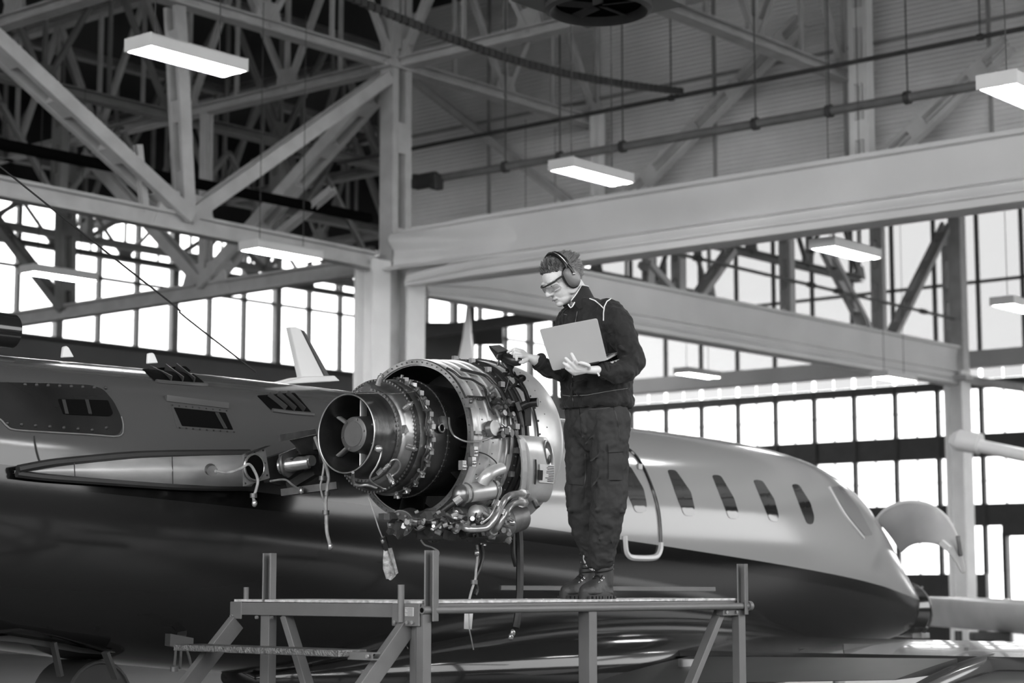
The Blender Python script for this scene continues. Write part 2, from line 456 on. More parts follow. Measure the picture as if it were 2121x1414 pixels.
# deep trusses at girder level, framing into the corner column
ZK = 6.55
k2 = thing('deep_truss', 'deep braced truss with laced diagonal at upper left', 'roof truss', (12, 20.7, ZK), group='deep girder-level trusses')
a = Pt(-60, 376, 20.7); c = Pt(775, 541, 20.7)
member(k2, 'bottom_chord', a, c, .22, .27, m_steel)
n1 = Pt(383, 452, 20.7)
member(k2, 'diagonal', Pt(-40, 62, 20.7), n1, .2, .40, m_steel, True, (0, 1, 0))
member(k2, 'diagonal', n1, Pt(800, 160, 20.7), .2, .26, m_steel, False, (0, 1, 0))
member(k2, 'vertical', n1, Pt(362, 15, 20.7), .2, .26, m_steel, True, (0, 1, 0))
member(k2, 'post', Pt(300, 440, 20.72), Pt(285, 300, 20.72), .1, .1, m_steel, False, (0, 1, 0))
gusset(k2, n1, (1, 0, 0), 1.2, .55, m_steel)
k1 = thing('deep_truss', 'deep braced truss with V diagonals over the high left windows', 'roof truss', (21.8, 26, ZK), group='deep girder-level trusses')
member(k1, 'bottom_chord', Ps(775, 549, 21.8), Ps(-60, 676, 21.8), .22, .27, m_steel)
n2 = Ps(424, 590, 21.8)
member(k1, 'diagonal', n2, Ps(795, 175, 21.8), .2, .36, m_steel, True, (1, 0, 0))
member(k1, 'diagonal', n2, Ps(180, 318, 21.8), .2, .22, m_steel, False, (1, 0, 0))
member(k1, 'vertical', n2, Ps(428, 232, 21.8), .15, .18, m_steel, False, (1, 0, 0))
n3 = Ps(135, 642, 21.8)
member(k1, 'vertical', n3, Ps(138, 305, 21.8), .2, .34, m_steel_d, True, (1, 0, 0))
member(k1, 'diagonal', n3, Ps(-60, 390, 21.8), .15, .26, m_steel_d, True, (1, 0, 0))
member(k1, 'diagonal', Ps(690, 392, 21.8), Ps(560, 500, 21.8), .12, .14, m_steel, False, (1, 0, 0))
gusset(k1, n2, (0, 1, 0), 1.3, .6, m_steel)
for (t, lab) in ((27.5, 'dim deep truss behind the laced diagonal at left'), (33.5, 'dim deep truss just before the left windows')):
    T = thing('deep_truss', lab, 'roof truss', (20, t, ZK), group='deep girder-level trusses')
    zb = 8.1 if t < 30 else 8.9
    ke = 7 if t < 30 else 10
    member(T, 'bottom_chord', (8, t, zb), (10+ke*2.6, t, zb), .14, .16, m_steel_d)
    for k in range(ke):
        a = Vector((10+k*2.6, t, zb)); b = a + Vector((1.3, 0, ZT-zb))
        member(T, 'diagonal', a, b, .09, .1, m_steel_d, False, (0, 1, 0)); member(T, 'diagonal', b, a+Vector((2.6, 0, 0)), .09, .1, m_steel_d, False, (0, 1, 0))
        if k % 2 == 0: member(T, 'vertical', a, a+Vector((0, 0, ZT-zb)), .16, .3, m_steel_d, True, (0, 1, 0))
# frame above the long girder: verticals and braces in the partition plane
fr = thing('wall_bracing', 'pale diagonal braces and posts in front of the partition wall', 'bracing', (26.6, 12, 7.2))
member(fr, 'post', Ps(1237, 430, 26.7), Ps(1237, 232, 26.7), .18, .2, m_col, False, (0, 1, 0))
member(fr, 'post', Ps(1787, 330, 26.7), Ps(1780, -20, 26.7), .2, .34, m_col, True, (0, 1, 0))
member(fr, 'brace', Ps(835, 150, 26.6), Ps(1195, 430, 26.6), .14, .14, m_steel, False, (0, 1, 0))
member(fr, 'brace', Ps(1660, 45, 26.6), Ps(1305, 405, 26.6), .14, .30, m_steel, True, (0, 1, 0))
member(fr, 'brace', Ps(2090, 90, 26.6), Ps(1842, 322, 26.6), .14, .30, m_steel, True, (0, 1, 0))

bt = thing('girder_truss', 'grey braced truss standing on the falling girder', 'roof truss', (31, 20.9, 7.0), group='deep girder-level trusses')
TB2 = 20.95
for x, w in ((1343, .16), (1406, .22), (1632, .26), (1822, .28), (1972, .30)):
    b = Pt(x, 590+.232*(x-1320), TB2); member(bt, 'vertical', b, Vector((b.x, TB2, ZT)), .2, w, m_steel, True, (0, 1, 0))
for (x0, y0, x1, y1) in ((1335,545,1385,600), (1512,520,1442,618), (1712,520,1806,705), (1962,462,1838,712)):
    member(bt, 'diagonal', Pt(x0, y0, TB2), Pt(x1, y1, TB2), .12, .30, m_steel, True, (0, 1, 0))
mk('tie_rod', MB().cyl(Pt(1360, 515, TB2-.2), Pt(1985, 662, TB2-.2), .035, n=10), m_pipeg, bt, True)
for x in (1445, 1680, 1735, 1912): mk('rod_sleeve', MB().cyl(Pt(x, 515+.2352*(x-1360), TB2-.2)-Vector((.12, 0, 0)), Pt(x, 515+.2352*(x-1360), TB2-.2)+Vector((.12, 0, 0)), .06, n=10), m_pipe, bt, True)
# girders wrapped in grey sheet
def girder(name, label, pts, axis, fixed, a0, a1):
    q = MB(); ring = []
    n = 40
    for k in range(n+1):
        a = a0 + (a1-a0)*k/n; r = []
        for (o, z) in pts:
            e = min(1.0, abs(a-a0)/1.6); sag = (1-e)
            oo = o*(1 - .35*sag) ; zz = z - (.10*sag*math.sin((z-6.1)*6.0) if z < 6.9 else 0)
            r.append(Vector((fixed+oo, a, zz)) if axis == 't' else Vector((a, fixed+oo, zz)))
        ring.append(r)
    q.loft(ring)
    return mk(name, q, m_beam, None, True, label=label, cat='girder', ang=.35)
GP = [(-.30, 6.99), (-.30, 6.93), (-.20, 6.92), (-.17, 6.75), (-.17, 6.55), (-.22, 6.40), (-.30, 6.36), (-.25, 6.345), (-.31, 6.23), (-.30, 6.205), (-.24, 6.20), (-.24, 6.185), (-.32, 6.175), (-.30, 6.09), (-.16, 6.06), (.0, 6.06), (.0, 6.99)]
girder('sheeted_girder', 'long pale grey girder sweeping up to the right behind the mechanic', GP, 't', 21.8, 20.3, -7.5)
girder('sheeted_girder', 'pale grey girder falling to the right column behind the mechanic', GP, 's', 20.9, 22.6, 40.9)
# cloth bunched at the girder's left end
q = MB(); n = 34; rr = []
def gface(z):
    P_ = [(6.93, -.20), (6.75, -.17), (6.55, -.17), (6.40, -.22), (6.36, -.30), (6.23, -.31), (6.1, -.30)]
    for (z0, o0), (z1, o1) in zip(P_[:-1], P_[1:]):
        if z <= z0 and z >= z1: return o0+(o1-o0)*(z0-z)/(z0-z1)
    return -.3
for k in range(n):
    u = k/(n-1); a = 20.5 - 3.4*u; r = []; e = (1-u)**1.5; f = min(1.0, u*1.25)**2
    for j in range(21):
        v = j/20; z = 6.92 - .60*v - .08*math.sin(math.pi*v)*e
        ph = v - .55*u
        fold = .055*math.sin(7.5*ph+.6)+.028*math.sin(15*ph)
        o = (gface(z)-.06 - .05*math.sin(math.pi*v) - fold*e*1.3)*(1-f) + (gface(z)+.03)*f
        r.append(Vector((21.8+o, a, z)))
    rr.append(r)
for k in range(n): rr[k] += [p + Vector((.03, 0, 0)) for p in reversed(rr[k])]
q.loft(rr); mk('draped_sheet', q, m_beam, None, True, label='rumpled grey sheet wrapped round the girder end at the white column', cat='fabric')

# columns
def hcol(T, s, t, z0, z1, w, mat, name='shaft'):
    q = MB(); tf = .05
    q.box((s, t-w/2+tf/2, (z0+z1)/2), (w, tf, z1-z0)); q.box((s, t+w/2-tf/2, (z0+z1)/2), (w, tf, z1-z0)); q.box((s, t, (z0+z1)/2), (.04, w-2*tf, z1-z0))
    mk(name, q, mat, T)
c1 = thing('steel_column', 'paired white steel column behind the engine', 'column', (21.8, 20.7, 0), group='hall columns')
hcol(c1, 21.35, 20.75, 0, 6.5, .40, m_col); hcol(c1, 22.15, 20.75, 0, 6.5, .40, m_col)
mk('base_plate', MB().box((21.75, 20.75, .02), (1.5, .7, .04)), m_steel, c1)
mk('web_plate', MB().box((21.75, 20.8, 3.25), (.5, .03, 6.5)), m_steel, c1)
q = MB()
for sg in (-1, 1): q.box((21.8+sg*.15, 20.7, 9.3), (.13, .28, 5.6))
mk('upper_shaft', q, m_steel, c1)
q = MB()
for k in range(4): q.box((21.8, 20.57, 6.8+k*1.7), (.2, .03, .5))
mk('lacing', q, m_steel, c1)
mk('cap', MB().box((21.8, 20.7, 9.66), (.7, .4, .1)), m_steel, c1)
c2 = thing('steel_column', 'pale steel column at right behind the aircraft nose', 'column', (40.7, 20.7, 0), group='hall columns')
hcol(c2, 40.7, 20.7, 0, 6.4, .46, m_col)
mk('upper_shaft', MB().box((40.9, 20.7, 9.3), (.3, .3, 5.8)), m_steel, c2)
mk('bracket', MB().box((40.7, 20.7, 6.2), (.9, .9, .12)), m_steel, c2)
mk('bracket_tube', MB().cyl((40.7, 20.3, 6.15), (40.7, 19.0, 5.9), .1), m_steel, c2, True)

# pipes, chain, motor, fan
def pipe(label, p0, p1, r, mat, clamps=(), plane=None):
    T = thing('ceiling_pipe', label, 'pipe', p0)
    mk('pipe_run', MB().cyl(p0, p1, r, n=14), mat, T, True)
    d = (Vector(p1)-Vector(p0)).normalized()
    for c in clamps:
        cl = mk('clamp', MB().cyl(c-d*.04, c+d*.04, r*1.45, n=14), m_pipe, T, True)
        mk('hanger_rod', MB().cyl(c, Vector((c.x, c.y, ZR)), .012, n=6), m_pipe, cl)
    return T
pipe('thin dark ceiling pipe, upper of the two under the girder trusses', Ps(700, 338, 24.6), Ps(2300, 24, 24.6), .035, m_pipe, [Ps(1390, 203, 24.6), Ps(2030, 77, 24.6)])
pipe('thicker grey ceiling pipe with black clamps above the girder', Ps(795, 389, 23.4), Ps(2300, 130, 23.4), .065, m_pipeg,
     [Ps(x, 389-.1721*(x-795), 23.4) for x in (830, 1047, 1160, 1290, 1565, 1718, 1880)])
pipe('thick black pipe crossing behind the laced posts at left', Pt(-60, 286, 22.6), Pt(765, 452, 22.6), .085, m_black, [])
mo = thing('pipe_motor', 'dark motor and valve cluster on the thick ceiling pipe', 'motor', Ps(885, 390, 23.4))
c = Ps(884, 374, 23.3)
mk('motor_body', MB().cyl(c-Vector((0, .2, 0)), c+Vector((0, .22, 0)), .13, n=18), m_pipe, mo, True)
mk('valve_block', MB().box(c+Vector((0, -.22, -.05)), (.2, .14, .26)), m_pipe, mo, bevel=.02)
mk('end_bell', MB().cyl(c+Vector((0, .26, -.1)), c+Vector((0, .26, .14)), .06, n=12), m_pipe, mo, True)
mk('gland', MB().ell(c+Vector((-.02, .45, -.03)), (.1, .1, .1)), m_pipe, mo, True)
e = Ps(1412, 190, 24.5); s_ = Pt(700, -18, e.y)
dc = thing('drag_chain', 'black cable drag chain slanting down across the top centre', 'cable chain', e)
nl = 60
lk = None
for k in range(nl):
    a = e.lerp(s_, k/nl); b = e.lerp(s_, (k+.82)/nl); sag = Vector((0, 0, -.25*math.sin(math.pi*k/nl)))
    mk('link', MB().bar(a+sag, b+sag, .07, .1), m_pipe, dc)
fc = W2B(PY(1240, 14, 16.0))
fan = thing('unit_heater', 'black square ceiling fan heater with round grille, top centre', 'heater', fc)
mk('housing', MB().box(fc+Vector((0, 0, .32)), (1.0, 1.0, .5)), M('heater_black', .03, .35, 0, .2, 5), fan, bevel=.02)
mk('rim', MB().box(fc+Vector((0, 0, .06)), (1.06, 1.06, .06)), M('heater_edge', .09, .35), fan)
ring = MB(); ring.loft([[fc+Vector((r*math.cos(a), r*math.sin(a), z)) for a in [2*math.pi*i/40 for i in range(40)]] for r, z in ((.46, .05), (.46, -.03), (.42, -.05), (.38, -.02), (.36, .04))], caps=False)
mk('fan_ring', ring, m_pipe, fan, True)
mk('grille', MB().cyl(fc+Vector((0, 0, .035)), fc+Vector((0, 0, .02)), .37, n=32), m_black, fan)
for k in range(5):
    a = k*2*math.pi/5; mk('fan_blade', MB().box(fc+Vector((.2*math.cos(a), .2*math.sin(a), .012)), (.3, .1, .01), Matrix.Rotation(a, 3, 'Z') @ Matrix.Rotation(.3, 3, 'X')), m_pipe, fan)
for x in (-.45, .45):
    for y in (-.45, .45): mk('hanger_rod', MB().cyl(fc+Vector((x, y, .5)), Vector((fc.x+x, fc.y+y, ZR)), .012, n=6), m_pipe, fan)

# ------------------------------------------------------------------ lamps
def make_lamp():
    b = Vector((0, 0, 0)); T = thing('ceiling_lamp', 'x', 'lamp', b, group='twin-tube ceiling lamps')
    hs = MB(); L, w, h = 1.25, .40, .13
    hs.box((0, 0, h-.01), (L, w, .02))
    for sg in (-1, 1): hs.box((0, sg*(w/2-.01), h/2), (L, .02, h))
    hs.box((0, 0, .06), (L, .03, .05))
    mk('housing', hs, m_white, T, bevel=.004)
    for sg in (-1, 1): mk('end_plate', MB().box((sg*L/2, 0, h/2), (.015, w+.005, h+.005)), m_white, T)
    for sg in (-1, 1):
        q = MB(); r = []
        for e in (-L/2+.02, L/2-.02):
            r.append([Vector((e, sg*.105 + .06*math.cos(a), .012 + .022*math.sin(a))) for a in [2*math.pi*i/12 for i in range(12)]])
        q.loft(r); mk('diffuser', q, m_tube_on, T, True)
    for sg in (-1, 1):
        mk('hanger_wire', MB().cyl((sg*.42, 0, .12), (sg*.42, 0, 5.0), .006, n=5), m_pipe, T)
    return T
proto = make_lamp()
LAMPS = [(388, 128, 18.8, 'large lit ceiling lamp hanging at upper left'), (1226, 366, 24.0, 'bright ceiling lamp just above the long girder'),
 (2128, 206, 17.5, 'lit ceiling lamp cut off by the right edge, upper one'), (583, 528, 27, 'lit ceiling lamp left of the white column'),
 (122, 574, 31, 'lit ceiling lamp before the high windows at far left'), (1752, 525, 26, 'lit ceiling lamp under the long girder at right'),
 (2112, 640, 30, 'lit ceiling lamp cut off by the right edge, lower one'), (1120, 645, 34, 'lit ceiling lamp partly hidden behind the mechanic face'),
 (1445, 778, 42, 'small far lamp under the falling girder'), (1852, 786, 40, 'small far lamp beside the right column top')]
first = True
def put_lamp(p, lab):
    global first
    o = proto if first else copy_tree(proto)
    first = False
    o.location = p; o.rotation_euler = (0, 0, PHI); o['label'] = lab
    for ch in o.children:
        if ch.name.startswith('hanger_wire'): ch.scale = (1, 1, max(.2, (ZT - p.z)/5.0))
for x, y, Y, lab in LAMPS: put_lamp(PY(x, y, Y), lab)
for (s, t, lab) in ((5.5, 1.5, 'unseen added lamp above the tail side'), (10.5, 1.5, 'unseen added lamp above the work stand'), (15.5, 1.5, 'unseen added lamp above the wing'), (0.5, 6, 'unseen added lamp left of the tail'),
                    (20.5, 1.5, 'unseen added lamp off the wing tip'), (3, -6, 'unseen added lamp behind the photographer, left'), (10, -6, 'unseen added lamp behind the photographer, right')):
    put_lamp(W(s, t, 6.3), lab)  # further hall lamps, unseen, added for general light and fuselage highlights
# ================================================================== THE AIRCRAFT
TC = 9.2
FUS = [  # s, top z, bottom z, half width
 (1.6, 2.50, 2.28, .10), (2.6, 2.61, 2.0, .28), (4.0, 2.71, 1.62, .52), (5.2, 2.76, 1.36, .68), (6.5, 2.775, 1.14, .79), (8.0, 2.79, .97, .85), (10.0, 2.77, .87, .87), (12.0, 2.735, .83, .87),
 (13.4, 2.71, .82, .86), (14.2, 2.665, .83, .82), (14.8, 2.58, .85, .75), (15.3, 2.43, .88, .65), (15.7, 2.22, .91, .54), (16.1, 1.96, .95, .42), (16.5, 1.68, 1.0, .30), (16.85, 1.46, 1.07, .20)]
def fus(s):
    s = min(max(s, FUS[0][0]), FUS[-1][0])
    for i in range(len(FUS)-1):
        if s <= FUS[i+1][0]: break
    a, b, c, d = FUS[max(i-1, 0)], FUS[i], FUS[i+1], FUS[min(i+2, len(FUS)-1)]
    h = c[0]-b[0]; u = (s-b[0])/h; out = []
    for k in (1, 2, 3):
        m0 = (c[k]-a[k])/(c[0]-a[0])*h if c[0] > a[0] else 0
        m1 = (d[k]-b[k])/(d[0]-b[0])*h if d[0] > b[0] else 0
        out.append((2*u**3-3*u*u+1)*b[k] + (u**3-2*u*u+u)*m0 + (-2*u**3+3*u*u)*c[k] + (u**3-u*u)*m1)
    return out
EXP = 2.25
def surf_t(s, z, off=0.0):
    zt, zb, hw = fus(s); zc = (zt+zb)/2; b = (zt-zb)/2
    q = max(0.0, 1 - abs((z-zc)/b)**EXP)
    return TC - (hw * q**(1/EXP) + off)
def Pfus(px, py):
    t = 8.4
    for _ in range(14):
        p = Pt(px, py, t); t = .5*t + .5*surf_t(p.x, p.z)
    return Pt(px, py, t)
def rpoly(c, r=6.0, n=4):
    out = []; m = len(c); c = [Vector((p[0], p[1], 0)) for p in c]
    for i in range(m):
        a, b, d = c[i-1], c[i], c[(i+1) % m]
        ra = min(r, (a-b).length*.45); rd = min(r, (d-b).length*.45)
        p0 = b+(a-b).normalized()*ra; p1 = b+(d-b).normalized()*rd
        for k in range(n+1):
            u = k/n; out.append((1-u)**2*p0 + 2*u*(1-u)*b + u*u*p1)
    return [(p.x, p.y) for p in out]
def conform(pxs, off, back=.03, rings=5):
    dn = []
    for a, b in zip(pxs, list(pxs[1:])+[pxs[0]]):
        m = max(1, int(math.hypot(b[0]-a[0], b[1]-a[1])/5))
        dn += [(a[0]+(b[0]-a[0])*k/m, a[1]+(b[1]-a[1])*k/m) for k in range(m)]
    pxs = dn
    P = [Pfus(x, y) for x, y in pxs]; n = len(P)
    cs = sum(p.x for p in P)/n; cz = sum(p.z for p in P)/n; q = MB()
    vs = [Vector((cs, surf_t(cs, cz, off), cz))]; fs = []
    for r in range(1, rings+1):
        f = r/rings
        for p in P:
            s = cs+(p.x-cs)*f; z = cz+(p.z-cz)*f; vs.append(Vector((s, surf_t(s, z, off), z)))
    for p in P: vs.append(Vector((p.x, surf_t(p.x, p.z, off)+back+off, p.z)))
    for i in range(n): fs.append((0, 1+i, 1+(i+1) % n))
    for r in range(rings):
        o = 1+r*n
        for i in range(n): fs.append((o+i, o+(i+1) % n, o+n+(i+1) % n, o+n+i))
    return q.add(vs, fs)
def cpath(pxs, off=.004):
    out = []
    for x, y in pxs:
        p = Pfus(x, y); out.append(Vector((p.x, surf_t(p.x, p.z, off), p.z)))
    return out
def sub_px(c, ox, oy, k): return [(ox+x/k, oy+y/k) for x, y in c]

AB = Vector((10.0, TC, 0))
air = thing('business_jet', 'glossy two-tone business jet with one engine uncovered', 'aircraft', AB)
def M_livery():
    m = M('fuselage_livery', .1, .13, 0, .08, 1.5, .05, 1.6)
    nt = m.node_tree; b = nt.nodes['Principled BSDF']; tc = [n for n in nt.nodes if n.type == 'TEX_COORD'][0]
    sep = nt.nodes.new('ShaderNodeSeparateXYZ'); nt.links.new(tc.outputs['Object'], sep.inputs[0])
    def mth(op, a, bb):
        n = nt.nodes.new('ShaderNodeMath'); n.operation = op
        for i, v in enumerate((a, bb)):
            if v is None: continue
            if hasattr(v, 'links'): nt.links.new(v, n.inputs[i])
            else: n.inputs[i].default_value = v
        return n.outputs[0]
    x, z = sep.outputs[0], sep.outputs[2]
    k = mth('ADD', x, AB.x - 5.9)
    line = mth('SUBTRACT', 2.12, mth('ADD', mth('MULTIPLY', k, .045), mth('MULTIPLY', mth('MULTIPLY', k, k), .0024)))
    h = mth('SUBTRACT', z, line)                                   # height above the painted line
    up = mth('GREATER_THAN', h, 0.0)
    low = mth('LESS_THAN', h, -.10)
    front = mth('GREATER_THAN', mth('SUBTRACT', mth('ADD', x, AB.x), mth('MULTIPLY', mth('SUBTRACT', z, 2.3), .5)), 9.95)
    def mix(f, a, bb):
        n = nt.nodes.new('ShaderNodeMix'); n.data_type = 'FLOAT'
        nt.links.new(f, n.inputs[0])
        for i, v in ((2, a), (3, bb)):
            if hasattr(v, 'links'): nt.links.new(v, n.inputs[i])
            else: n.inputs[i].default_value = v
        return n.outputs[0]
    lowc = mix(low, .006, .017)
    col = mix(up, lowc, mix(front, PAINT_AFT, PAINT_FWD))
    cc = nt.nodes.new('ShaderNodeCombineColor')
    for i in range(3): nt.links.new(col, cc.inputs[i])
    nt.links.new(cc.outputs[0], b.inputs['Base Color'])
    return m
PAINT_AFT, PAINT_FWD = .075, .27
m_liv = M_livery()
m_dgloss = M('dark_gloss_paint', .018, .12, 0, .1, 2, coat=.3)
m_wingp = M('wing_gloss_paint', .045, .16, 0, .25, 1.2, .04, 2.0, coat=.4)
m_wing2 = M('wing_panel_paint', .04, .4, 0, .2, 2, spec=.3)
m_trimw = M('pale_paint', .55, .3, 0, .05, 3)
m_rub = M('dark_rubber', .02, .6, 0, .2, 5)
m_alu = M('bare_aluminium', .34, .38, .55, .22, 7, .04, 30)
m_cabin = M('cabin_window_glass', .02, .06, 0, .1, 2, coat=.6)
rings = []; NS, NA = 90, 72
for i in range(NS+1):
    s = FUS[0][0] + (FUS[-1][0]-FUS[0][0])*(i/NS)**.92
    zt, zb, hw = fus(s); zc = (zt+zb)/2; b = (zt-zb)/2; r = []
    for k in range(NA):
        a = 2*math.pi*k/NA; ca, sa = math.cos(a), math.sin(a)
        r.append(Vector((s, TC - hw*math.copysign(abs(ca)**(2/EXP), ca), zc + b*math.copysign(abs(sa)**(2/EXP), sa))))
    rings.append(r)
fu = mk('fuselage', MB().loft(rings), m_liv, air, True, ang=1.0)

# cabin windows and emergency exit
K3 = 2.463
wins = [[(300,300),(342,303),(420,415),(440,500),(438,538),(388,536),(352,450)], [(527,327),(572,330),(640,445),(663,520),(660,553),(615,550),(580,460)],
 [(738,352),(785,356),(845,450),(868,530),(866,568),(825,563),(790,480)], [(935,374),(970,376),(1030,470),(1050,540),(1045,578),(1015,580),(985,510)],
 [(68,268),(112,285),(180,400),(195,480),(190,520),(140,520),(108,450),(70,360)]]
for w in wins: mk('cabin_window', conform(rpoly(sub_px(w, 1260, 850, K3), 7), .003), m_cabin, fu, True)
ex = sub_px([(40,165),(85,190),(130,225),(180,300),(225,410),(252,510),(262,600),(264,672)], 1260, 850, K3)
mk('exit_seam', MB().tube(cpath(ex), .014, 6, 5), m_dgloss, fu, True)
ex2 = sub_px([(264,672),(263,705),(250,738),(225,750),(170,752),(115,748),(92,730),(84,700),(80,640)], 1260, 850, K3)
mk('exit_outline', MB().tube(cpath(ex2), .022, 6, 5), m_trimw, fu, True, label='pale outline around the foot of the emergency exit')
mk('exit_handle', MB().box(Pfus(1322, 966)+Vector((0, -.012, 0)), (.05, .02, .04)), m_alu, fu)
wsh = [(1722,1008),(1742,1006),(1778,1052),(1808,1108),(1792,1110),(1752,1062)]
mk('windscreen', conform(rpoly(wsh, 5), .004), M('windscreen_pale_reflection', .22, .06, 0, .1, 2, coat=.6), fu, True)  # pale base colour carries the reflection on the windscreen
mk('windscreen_post', MB().tube(cpath([(1716,1008),(1748,1064),(1788,1114)]), .012, 6, 4), m_trimw, fu, True)
m_fit0 = M('panel_fastener', .025, .4, .3)
# dark access panel, vents, louvres at the tail
K1 = 3.009
def pan(c): return sub_px(c, 0, 640, K1)
p1 = [(-120,452),(300,462),(560,472),(640,498),(705,575),(752,672),(760,735),(735,785),(560,775),(300,760),(90,745),(40,722),(0,682),(-120,640)]
mk('access_panel', conform(rpoly(pan(p1), 9), .006, rings=8), M('dark_panel_paint', .022, .2, 0, .4, 2, spec=.35), fu, True, label='dark glossy access panel with rounded corners')
mk('panel_rim', MB().tube(cpath([(x, y+1) for x, y in pan([(-60,660),(0,686),(40,726),(90,749),(300,764),(560,779),(735,789),(764,735),(752,668)])], .006), .0045, 5, 4), m_alu, fu, True)
v = mk('panel_vent', conform(rpoly(pan([(355,560),(665,568),(697,650),(680,668),(390,655)]), 3), .012), m_black, fu, True)  # flat black patch puts the shade of the recess into the colour
for x in (385, 530):
    mk('vane', MB().bar(*cpath(pan([(x,566),(x+22,655)]), .014), .02, .008), m_rub, v)
def louvre(c, xs, lab):
    v = mk('louvre', conform(rpoly(pan(c), 4), .010), m_black, fu, True, label=lab)  # flat black patch painted as the shade inside the inlet
    (ax, ay), (bx, by), (cx, cy), (dx, dy) = c
    for u in xs:
        top = (ax+(bx-ax)*u, ay+(by-ay)*u+4); bot = (dx+(cx-dx)*u*.9+18, dy+(cy-dy)*u*.9-12)
        q = MB(); a, b_ = cpath(pan([top, bot]), .02)
        q.bar(a, b_, .05, .006, (1, 0, 0)); mk('vane', q, m_wing2, v)
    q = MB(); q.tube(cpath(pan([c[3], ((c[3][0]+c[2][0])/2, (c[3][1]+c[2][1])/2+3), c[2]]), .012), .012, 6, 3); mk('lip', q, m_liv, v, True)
louvre([(885,372),(1150,355),(1282,472),(965,450)], (.25, .5, .75), 'black louvred inlet, upper one')
louvre([(1600,538),(1830,520),(1945,655),(1690,630)], (.25, .5, .75), 'black louvred inlet, lower one')
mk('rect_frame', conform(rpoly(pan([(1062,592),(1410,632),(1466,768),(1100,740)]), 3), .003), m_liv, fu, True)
v = mk('rect_opening_shade', conform(rpoly(pan([(1080,612),(1402,645),(1450,752),(1132,728)]), 2), .006), m_black, fu, True)  # no cut here: black patch painted as the shade of the opening
mk('inner_frame', MB().bar(*cpath(pan([(1345,645),(1400,745)]), .010), .03, .006), m_wing2, v)
q = MB()
for i in range(9):
    for (a, b_) in (((1070,598),(1408,632)), ((1115,738),(1455,765))):
        p = cpath(pan([(a[0]+(b_[0]-a[0])*i/8, a[1]+(b_[1]-a[1])*i/8)]), .006)[0]; q.ell(p, (.006, .006, .006), None, 6, 4)
mk('rivet_row', q, m_rub, fu)
mk('drip_strip', MB().bar(*cpath(pan([(1025,555),(1412,603)]), .012), .02, .035), m_liv, fu)
q = MB()
for i in range(8):
    p = cpath(pan([(40+i*88, 712+i*7 if i < 7 else 740)]), .010)[0]; q.ell(p, (.012, .005, .012), None, 10, 5)
    p = cpath(pan([(150+i*72, 470+i*3)]), .010)[0]; q.ell(p, (.012, .005, .012), None, 10, 5)
mk('fastener_row', q, m_fit0, fu, True)
q = MB(); q.tube(cpath(pan([(212,790),(222,860),(240,930),(255,962)]), .004), .004, 5, 3); mk('panel_seam', q, m_rub, fu)
# antennas on the spine
def blade(name, c, th, mat, lab, k=K1, ox=0, oy=640):
    P = [Pt(x, y, TC) for x, y in sub_px(c, ox, oy, k)]; q = MB(); n = len(P)
    q.add([p+Vector((0, -th, 0)) for p in P]+[p+Vector((0, th, 0)) for p in P], [tuple(range(n)), tuple(range(2*n-1, n-1, -1))]+[(i, (i+1) % n, n+(i+1) % n, n+i) for i in range(n)])
    return mk(name, q, mat, fu, label=lab, bevel=.006)
blade('blade_antenna', [(390,236),(408,229),(422,238),(456,300),(382,303)], .012, m_white, 'small white blade antenna, nearer the tail')
blade('blade_antenna', [(920,276),(944,271),(956,280),(980,337),(916,341)], .012, m_white, 'small white blade antenna, nearer the engine')
blade('fin_antenna', [(1793,112),(1838,114),(1866,126),(2034,420),(1866,436)], .022, m_trimw, 'tall pale swept fin antenna')
blade('antenna_strip', [(1858,128),(1880,136),(2042,424),(2006,424)], .028, m_wing2, 'dark trailing strip of the fin antenna')
blade('antenna_base', [(1850,425),(2040,418),(2075,452),(1640,478)], .07, m_trimw, None)
mk('dorsal_scoop', MB().cyl(Pt(25, 686, TC)-Vector((3.5, 0, 0)), Pt(25, 686, TC), .16, .098, 24), m_dgloss, fu, True, label='dark round scoop end at the left edge')
# fin (out of frame)
rr = []
for z, s0, s1, th in ((2.6, 1.6, 5.4, .16), (4.2, .9, 3.6, .1), (5.2, .4, 2.6, .07)):
    rr.append([Vector((s0+(s1-s0)*(.5-.5*math.cos(a)), TC + th*math.sin(a)*(.4+.6*abs(math.sin(a/2+.6))), z)) for a in [2*math.pi*i/20 for i in range(20)]])
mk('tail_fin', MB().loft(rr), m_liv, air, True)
ant = MB(); a = Pt(530, 770, TC); b_ = Pt(0, 345, TC); c_ = b_+(b_-a)*.3
ant.tube([a, a.lerp(b_, .3)+Vector((0, 0, -.012)), a.lerp(b_, .34)+Vector((0, 0, .005)), a.lerp(b_, .6), b_, c_], .0055, 6, 4)
mk('antenna_wire', ant, m_rub, air, True, label='thin black aerial wire running up to the left')

# pylon stub with bare metal skin and fittings
top = pan([(75,1008),(250,975),(400,957),(800,921),(1200,911),(1520,908)]); bot = pan([(75,1022),(260,1044),(500,1062),(1000,1097),(1250,1106),(1520,1107)])
q = MB(); nS = 24; V = []
for side in (0, 1):
    for j in range(7):
        for i in range(nS+1):
            u = i/nS; k = min(int(u*5), 4); f = u*5-k
            a = Vector((*[top[k][c]+(top[k+1][c]-top[k][c])*f for c in (0, 1)], 0)); b_ = Vector((*[bot[k][c]+(bot[k+1][c]-bot[k][c])*f for c in (0, 1)], 0))
            p = a.lerp(b_, j/6); pf = Pfus(p.x, p.y); out = .02+.12*u*math.sin(math.pi*(.12+.76*j/6)) if side == 0 else -.03
            V.append(Vector((pf.x, surf_t(pf.x, pf.z, out), pf.z)))
F = []; nrow = nS+1; half = 7*nrow
for j in range(6):
    for i in range(nS): F.append((j*nrow+i, j*nrow+i+1, (j+1)*nrow+i+1, (j+1)*nrow+i))
